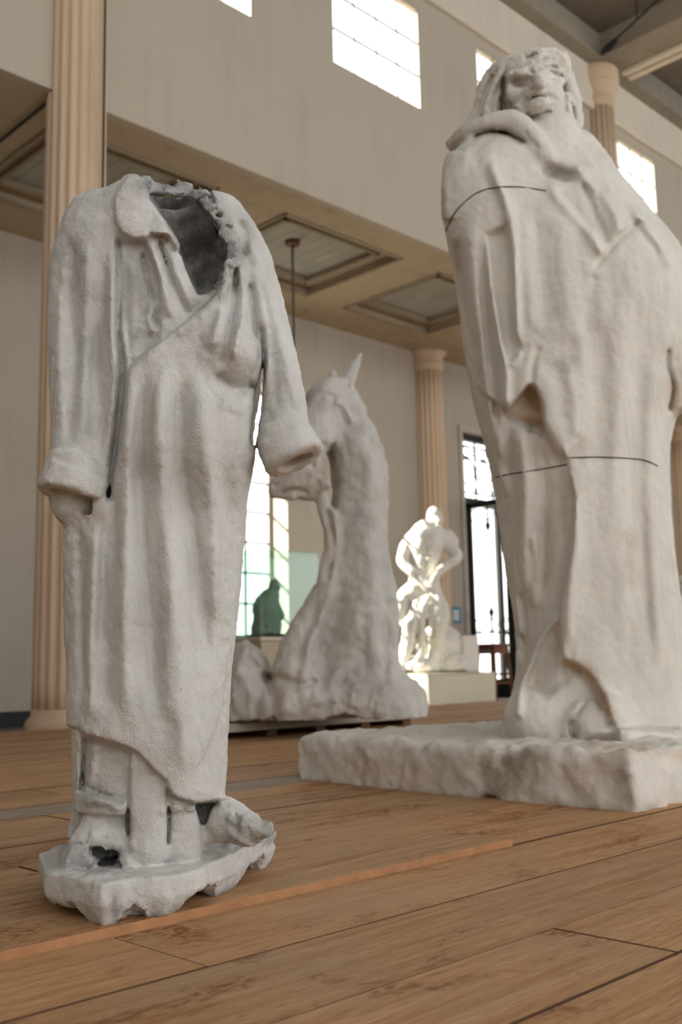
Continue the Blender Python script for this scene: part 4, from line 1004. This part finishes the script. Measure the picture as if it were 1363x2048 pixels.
# ------------------------------------------------------------------ sunlit figure on a block in the aisle
def far_group():
    org = np.array([10.72, 9.2, .330])
    root = statue_root('figure_statue', org, 'sunlit white plaster statue of a bowed man wringing his hands on a block', 'statue')
    v = Vol(org, (-.52, -.50, -.01), (.56, .50, 2.45), .0125)
    # torso bent forward, head bowed to the right
    v.chain([(850, 1185, .05, 32), (848, 1150, .0, 30), (850, 1110, -.05, 33), (852, 1080, -.08, 36), (858, 1062, -.07, 24)], .0); v.chain([(828, 1078, -.06, 17), (858, 1066, -.08, 18), (888, 1078, -.08, 16)], .06)
    v.chain([(862, 1058, -.08, 12), (868, 1040, -.12, 13)], .03); v.ell(870, 1034, -.13, 16, 21, .125, .02, rot=-12); v.chain([(875, 1044, -.21, 6), (876, 1052, -.2, 7)], .02); v.chain([(876, 1036, -.245, 3), (877, 1042, -.25, 4)], .015)
    # arms
    v.chain([(822, 1080, -.06, 14), (810, 1105, -.10, 13), (806, 1125, -.14, 11), (828, 1148, -.24, 10), (850, 1166, -.30, 8), (858, 1176, -.31, 8)], .03)
    v.chain([(890, 1080, -.08, 14), (902, 1098, -.10, 13), (915, 1112, -.13, 11), (900, 1126, -.22, 10), (880, 1142, -.28, 9), (866, 1160, -.31, 8)], .03); v.chain([(895, 1070, -.05, 12), (904, 1085, -.04, 13)], .03)
    for k in range(4): v.chain([(852+4*k, 1160+3*k, -.33, 3.2), (860+3*k, 1170+3*k, -.345, 3.0), (862+2*k, 1180+2*k, -.33, 2.6)], .01)
    # hips, cloth and legs
    v.ell(842, 1195, .02, 42, 34, .22, .05); v.chain([(826, 1185, -.08, 20), (808, 1200, -.12, 18), (800, 1226, -.14, 14), (815, 1250, -.12, 12)], .03); v.chain([(806, 1225, -.18, 8), (798, 1230, -.2, 5)], .02)
    v.chain([(838, 1205, -.08, 22), (828, 1240, -.18, 20), (820, 1270, -.20, 16), (812, 1305, -.17, 12), (806, 1328, -.17, 10), (800, 1338, -.24, 9)], .025)
    v.chain([(868, 1205, -.08, 23), (880, 1235, -.20, 20), (878, 1262, -.20, 15), (872, 1296, -.14, 13), (866, 1316, -.14, 10), (858, 1326, -.22, 9)], .025)
    v.chain([(852, 1200, -.22, 10), (846, 1240, -.26, 8), (842, 1290, -.24, 7), (838, 1335, -.24, 9)], .03); v.chain([(860, 1205, -.24, 8), (862, 1250, -.24, 7)], .02)
    # rock seat
    v.ell(880, 1300, .12, 48, 52, .28, .06); v.ell(835, 1335, .0, 48, 22, .34, .04); v.ell(905, 1330, .05, 40, 28, .30, .04)
    v.f = np.maximum(v.f, (-v.Z).astype(np.float32))
    v.start(.06)
    v.line([(852, 1075), (850, 1120), (848, 1150)], 4, -.02); v.blob(838, 1092, 9, .02, 8); v.blob(868, 1090, 9, .02, 8); v.line([(832, 1104), (850, 1112), (872, 1104)], 3, -.02); v.blob(850, 1150, 10, .012, 8)
    v.line([(820, 1210), (835, 1240), (830, 1280)], 3, -.03); v.line([(850, 1230), (856, 1280), (850, 1320)], 4, -.035); v.line([(810, 1190), (820, 1215)], 3, -.025); v.line([(862, 1030), (872, 1033)], 2.5, -.015); v.line([(868, 1049), (878, 1049)], 2, -.012)
    v.rough(9, .014, 4, .6, [(795, 1180), (900, 1190), (960, 1340), (790, 1345)], 8); v.rough(5, .012, 3)
    v.stop()
    sculpt(v, root, {0: 'figure'}, M['plaster4'], (), (25, .003))
    # smooth squared block let into the base
    b = B(11.02, 11.34, 8.80, 9.3, .3125, .80).build('side_block', M['plaster4'], None, bevel=.02)
    b.parent = root; b.matrix_parent_inverse = root.matrix_basis.inverted()
    p = empty('pedestal', (10.7, 9.2, ZL))
    B(-.67, .685, -.62, .62, .0, .44).build('body', M['pedestal'], p, bevel=.008); B(-.67, .685, -.62, .62, .444, .461).build('top', M['pedestal'], p, bevel=.004)
    tag(p, 'low cream painted pedestal under the sunlit figure', 'pedestal')
far_group()

# ------------------------------------------------------------------ glass case with a small dark bust
def glass_case():
    x0, x1, y0, y1, z0, z1 = 7.19, 8.05, 8.47, 9.02, .755, 1.685
    p = empty('plinth', ((x0+x1)/2, (y0+y1)/2, ZL)); hx, hy = (x1-x0)/2, (y1-y0)/2
    B(-hx, hx, -hy, hy, 0, .86).build('body', M['plinth'], p, bevel=.006); B(-hx-.01, hx+.01, -hy-.01, hy+.01, .865, .904).build('top', M['pedestal'], p, bevel=.004)
    tag(p, 'tan boxy plinth carrying the green-tinted glass case', 'plinth')
    g = empty('glass_case', ((x0+x1)/2, (y0+y1)/2, z0)); t = .010; H = z1-z0
    for a in ((-hx, hx, -hy, -hy+t), (-hx, hx, hy-t, hy), (-hx, -hx+t, -hy+t, hy-t), (hx-t, hx, -hy+t, hy-t)):
        B(a[0], a[1], a[2], a[3], 0, H-.012).build('pane', M['case_glass'], g)
    B(-hx, hx, -hy, hy, H-.011, H).build('top_pane', M['case_glass'], g)
    for a in ((-hx, hx, -hy-.001, -hy+t), (-hx, hx, hy-t, hy+.001)): B(a[0], a[1], a[2], a[3], H, H+.008).build('glass_edge', M['case_edge'], g)
    for a in ((-hx, -hx+t, -hy, hy), (hx-t, hx, -hy, hy)): B(a[0], a[1], a[2], a[3], H, H+.008).build('glass_edge', M['case_edge'], g)
    tag(g, 'clear green-edged glass display case standing on the tan plinth', 'display case')
    b = statue_root('bust', np.array([7.48, 8.70, z0]), 'small dark green bust inside the glass case', 'bust')
    MB().lathe([(.23, 0), (.235, .01), (.235, .028), (.22, .035)], 40).build('base_plate', M['black'], b, True)
    v = Vol(np.array([7.48, 8.70, z0]), (-.25, -.2, .02), (.25, .2, .75), .009)
    v.chain([(532, 1262, 0, 30), (536, 1235, 0, 26), (530, 1215, 0, 24), (540, 1196, 0, 20)], .0); v.chain([(520, 1215, 0, 14), (516, 1235, -.04, 10), (522, 1250, -.06, 9)], .03); v.chain([(545, 1195, 0, 10), (548, 1178, 0, 10)], .03)
    v.ell(549, 1172, 0, 11, 14, .075, .02); v.chain([(558, 1172, -.03, 3), (560, 1176, -.03, 3)], .01); v.chain([(548, 1215, 0, 14), (560, 1230, -.03, 10)], .03)
    v.f = np.maximum(v.f, (.033-v.Z).astype(np.float32))
    v.start(.05); v.rough(18, .008, 3); v.stop()
    sculpt(v, b, {0: 'torso_and_head'}, M['bronze'], (), (40, .002))
glass_case()

# ------------------------------------------------------------------ white plaster half hidden at the right edge
def edge_figure():
    org = np.array([8.55, 4.28, .0])
    root = statue_root('seated_statue', org, 'white plaster seated figure half hidden at the right edge behind the cloaked statue', 'statue')
    v = Vol(org, (-.45, -.4, .42), (.60, .4, 1.55), .013)
    v.chain([(1385, 1320, 0, 48), (1386, 1260, 0, 42), (1384, 1215, 0, 34), (1380, 1190, -.02, 20)], .0); v.ell(1372, 1172, -.04, 20, 25, .11, .03); v.chain([(1365, 1205, -.08, 14), (1352, 1240, -.12, 12), (1350, 1280, -.14, 11), (1372, 1290, -.2, 10)], .03)
    v.chain([(1408, 1205, -.05, 14), (1420, 1250, -.08, 13), (1400, 1285, -.18, 11)], .03); v.chain([(1370, 1320, -.1, 24), (1356, 1330, -.28, 20)], .04); v.chain([(1405, 1320, -.1, 24), (1400, 1332, -.28, 20)], .04)
    v.f = np.maximum(v.f, (.468-v.Z).astype(np.float32))
    v.start(.06); v.line([(1360, 1210), (1368, 1260), (1365, 1300)], 4, -.02); v.line([(1356, 1168), (1366, 1170)], 2.5, -.02); v.rough(8, .016, 4); v.stop()
    sculpt(v, root, {0: 'figure'}, M['plaster4'], (), (25, .003))
    p = empty('white_pedestal', (8.55, 4.28, 0))
    B(-.36, .36, -.36, .36, .002, .41).build('body', M['pedestal'], p, bevel=.008); B(-.38, .38, -.38, .38, .412, .45).build('top', M['pedestal'], p, bevel=.004)
    tag(p, 'cream pedestal under the half hidden white figure at the right edge', 'pedestal')
edge_figure()

# ------------------------------------------------------------------ glazed iron door, one leaf standing open into the room
def door():
    d = struct(empty('door_1', (0, 0, 0)))
    x0, x1, zt, ztr = 13.42, 15.45, 4.26, 3.12; y = YF+.12
    f = MB()
    f.box(x0, x0+.07, y, y+.09, ZL, zt); f.box(x1-.07, x1, y, y+.09, ZL, zt); f.box(x0, x1, y, y+.09, zt-.10, zt); f.box(x0, x1, y-.01, y+.10, ztr-.06, ztr+.06)
    f.build('door_frame', M['black'], d)
    s = MB(); s.box(x0-.10, x0, YF-.03, YF, ZL, zt+.10); s.box(x1, x1+.10, YF-.03, YF, ZL, zt+.10); s.box(x0, x1, YF-.03, YF, zt, zt+.10)
    s.build('door_surround', M['frame'], d, bevel=.006)
    # transom grille of rings and bars
    def ring(cx, cz, r, t=.014):
        MB().tube([(cx+r*math.cos(a), y+.045, cz+r*math.sin(a)) for a in np.linspace(0, 2*math.pi, 29)], t, 6).build('ring', M['black'], d, True)
    for i in range(4):
        cx = x0+.07+.47*(i+.5); ring(cx, ztr+.52, .21); ring(cx, ztr+.86, .085, .012)
        B(cx-.235-.011, cx-.235+.011, y+.03, y+.06, ztr+.06, zt-.1).build('grille_bar', M['black'], d)
        for sx in (-1, 1): ring(cx+sx*.16, ztr+.86, .055, .012); ring(cx+sx*.14, ztr+.20, .06, .010)
    for zz in (ztr+.16, ztr+.755, ztr+.96): B(x0+.07, x1-.07, y+.03, y+.06, zz-.012, zz+.012).build('grille_bar', M['black'], d)
    link_mesh('pane', [(x0+.07, y+.07, ztr+.06), (x1-.07, y+.07, ztr+.06), (x1-.07, y+.07, zt-.1), (x0+.07, y+.07, zt-.1)], [(0,1,2,3)], M['glass'], d)
    # closed leaf on the right of the opening
    def leaf(name, fx):      # fx(u, w) -> world x, y for distance u from the hinge and w across the thickness
        def bx(u0, u1, z0, z1, th, nm, mat):
            pts = []
            for z in (z0, z1):
                for (u, w) in ((u0, -th), (u1, -th), (u1, th), (u0, th)):
                    X, Y = fx(u, w); pts.append((X, Y, z))
            link_mesh(nm, pts, [(0,3,2,1),(4,5,6,7),(0,1,5,4),(1,2,6,5),(2,3,7,6),(3,0,4,7)], mat, L)
        L = empty(name); L.parent = d
        W = .93; zb = ZL+.02; zt2 = ztr-.07
        bx(0, .13, zb, zt2, .03, 'stile', M['black']); bx(W-.13, W, zb, zt2, .03, 'stile', M['black']); bx(.085, W-.085, zt2-.10, zt2, .03, 'rail', M['black']); bx(.085, W-.085, zb, zb+.30, .03, 'rail', M['black'])
        bx(.085, W-.085, zb+1.02, zb+1.05, .015, 'rail', M['bar']); bx(.085, W-.085, zb+.301, zt2-.101, .004, 'pane', M['glass'])
        g = MB()                     # iron scrolls low and high in the leaf
        for (cz, sg) in ((zb+1.06, 1), (zt2-.12, -1)):
            for k in range(3):
                u = .085 + (W-.17)*(k+.5)/3; pts = []
                for a in np.linspace(0, 2*math.pi, 15):
                    X, Y = fx(u+.10*math.cos(a), .0); pts.append((X, Y, cz+sg*(.10+.10*math.sin(a))))
                g.tube(pts, .011, 5)
            X, Y = fx(W/2, 0); g.tube([(X, Y, cz), (X, Y, cz+sg*.38)], .02, 6); g.tube([(X, Y, cz+sg*.20), (X, Y, cz+sg*.30), (X, Y, cz+sg*.40)], [.012, .05, .004], 8)
        X, Y = fx(W/2, 0); g.tube([(X, Y, zb+.3), (X, Y, zt2-.1)], .008, 6)
        g.build('scrollwork', M['bar'], L, True)
    leaf('door_leaf', lambda u, w: (13.52+w, YF+.08-u))
    leaf('door_leaf', lambda u, w: (15.38-u, YF+.16+w))
door()
# terrace outside
tag(B(-12, 40, YF+.45, 60, -.30, -.17).build('ground_outside', simple('pale_gravel', (.55, .52, .46), .9, nscale=20)), kind='structure')
# notice on the wall
M['sign_blue'] = simple('sign_blue', (.05, .22, .42), .5); M['sign_white'] = simple('sign_white', (.72, .74, .75), .5, var=.03); M['sign_pink'] = simple('sign_print', (.45, .42, .50), .6)
sg = empty('wall_notice', (13.10, YF-.012, 1.195))
B(-.11, .11, 0, .010, -.13, .13).build('panel', M['sign_blue'], sg); B(-.085, .05, -.003, .0, -.085, .08).build('printed_sheet', M['sign_white'], sg)
for k in range(4): B(-.07, .035, -.005, -.003, .045-.035*k, .055-.035*k).build('text_line', M['sign_pink'], sg)
tag(sg, 'small blue framed notice on the wall beside the door', 'sign')
# stool
st = empty('stool', (11.80, 8.92, ZL))
B(-.19, .19, -.17, .17, .80, .84).build('seat', M['dark_wood'], st, bevel=.008)
for sx in (-1, 1):
    for sy in (-1, 1):
        MB().tube([(sx*.15, sy*.13, .80), (sx*.19, sy*.17, 0)], .024, 8).build('leg', M['dark_wood'], st, True)
for sy in (-1, 1): MB().tube([(-.175, sy*.15, .30), (.175, sy*.15, .30)], .016, 8).build('stretcher', M['dark_wood'], st)
for sx in (-1, 1): MB().tube([(sx*.17, -.15, .42), (sx*.17, .15, .42)], .016, 8).build('stretcher', M['dark_wood'], st)
for sy in (-1, 1): B(-.155, .155, sy*.135-.012, sy*.135+.012, .70, .80).build('apron', M['dark_wood'], st)
tag(st, 'dark brown wooden stool beside the cream pedestal in front of the door', 'stool')
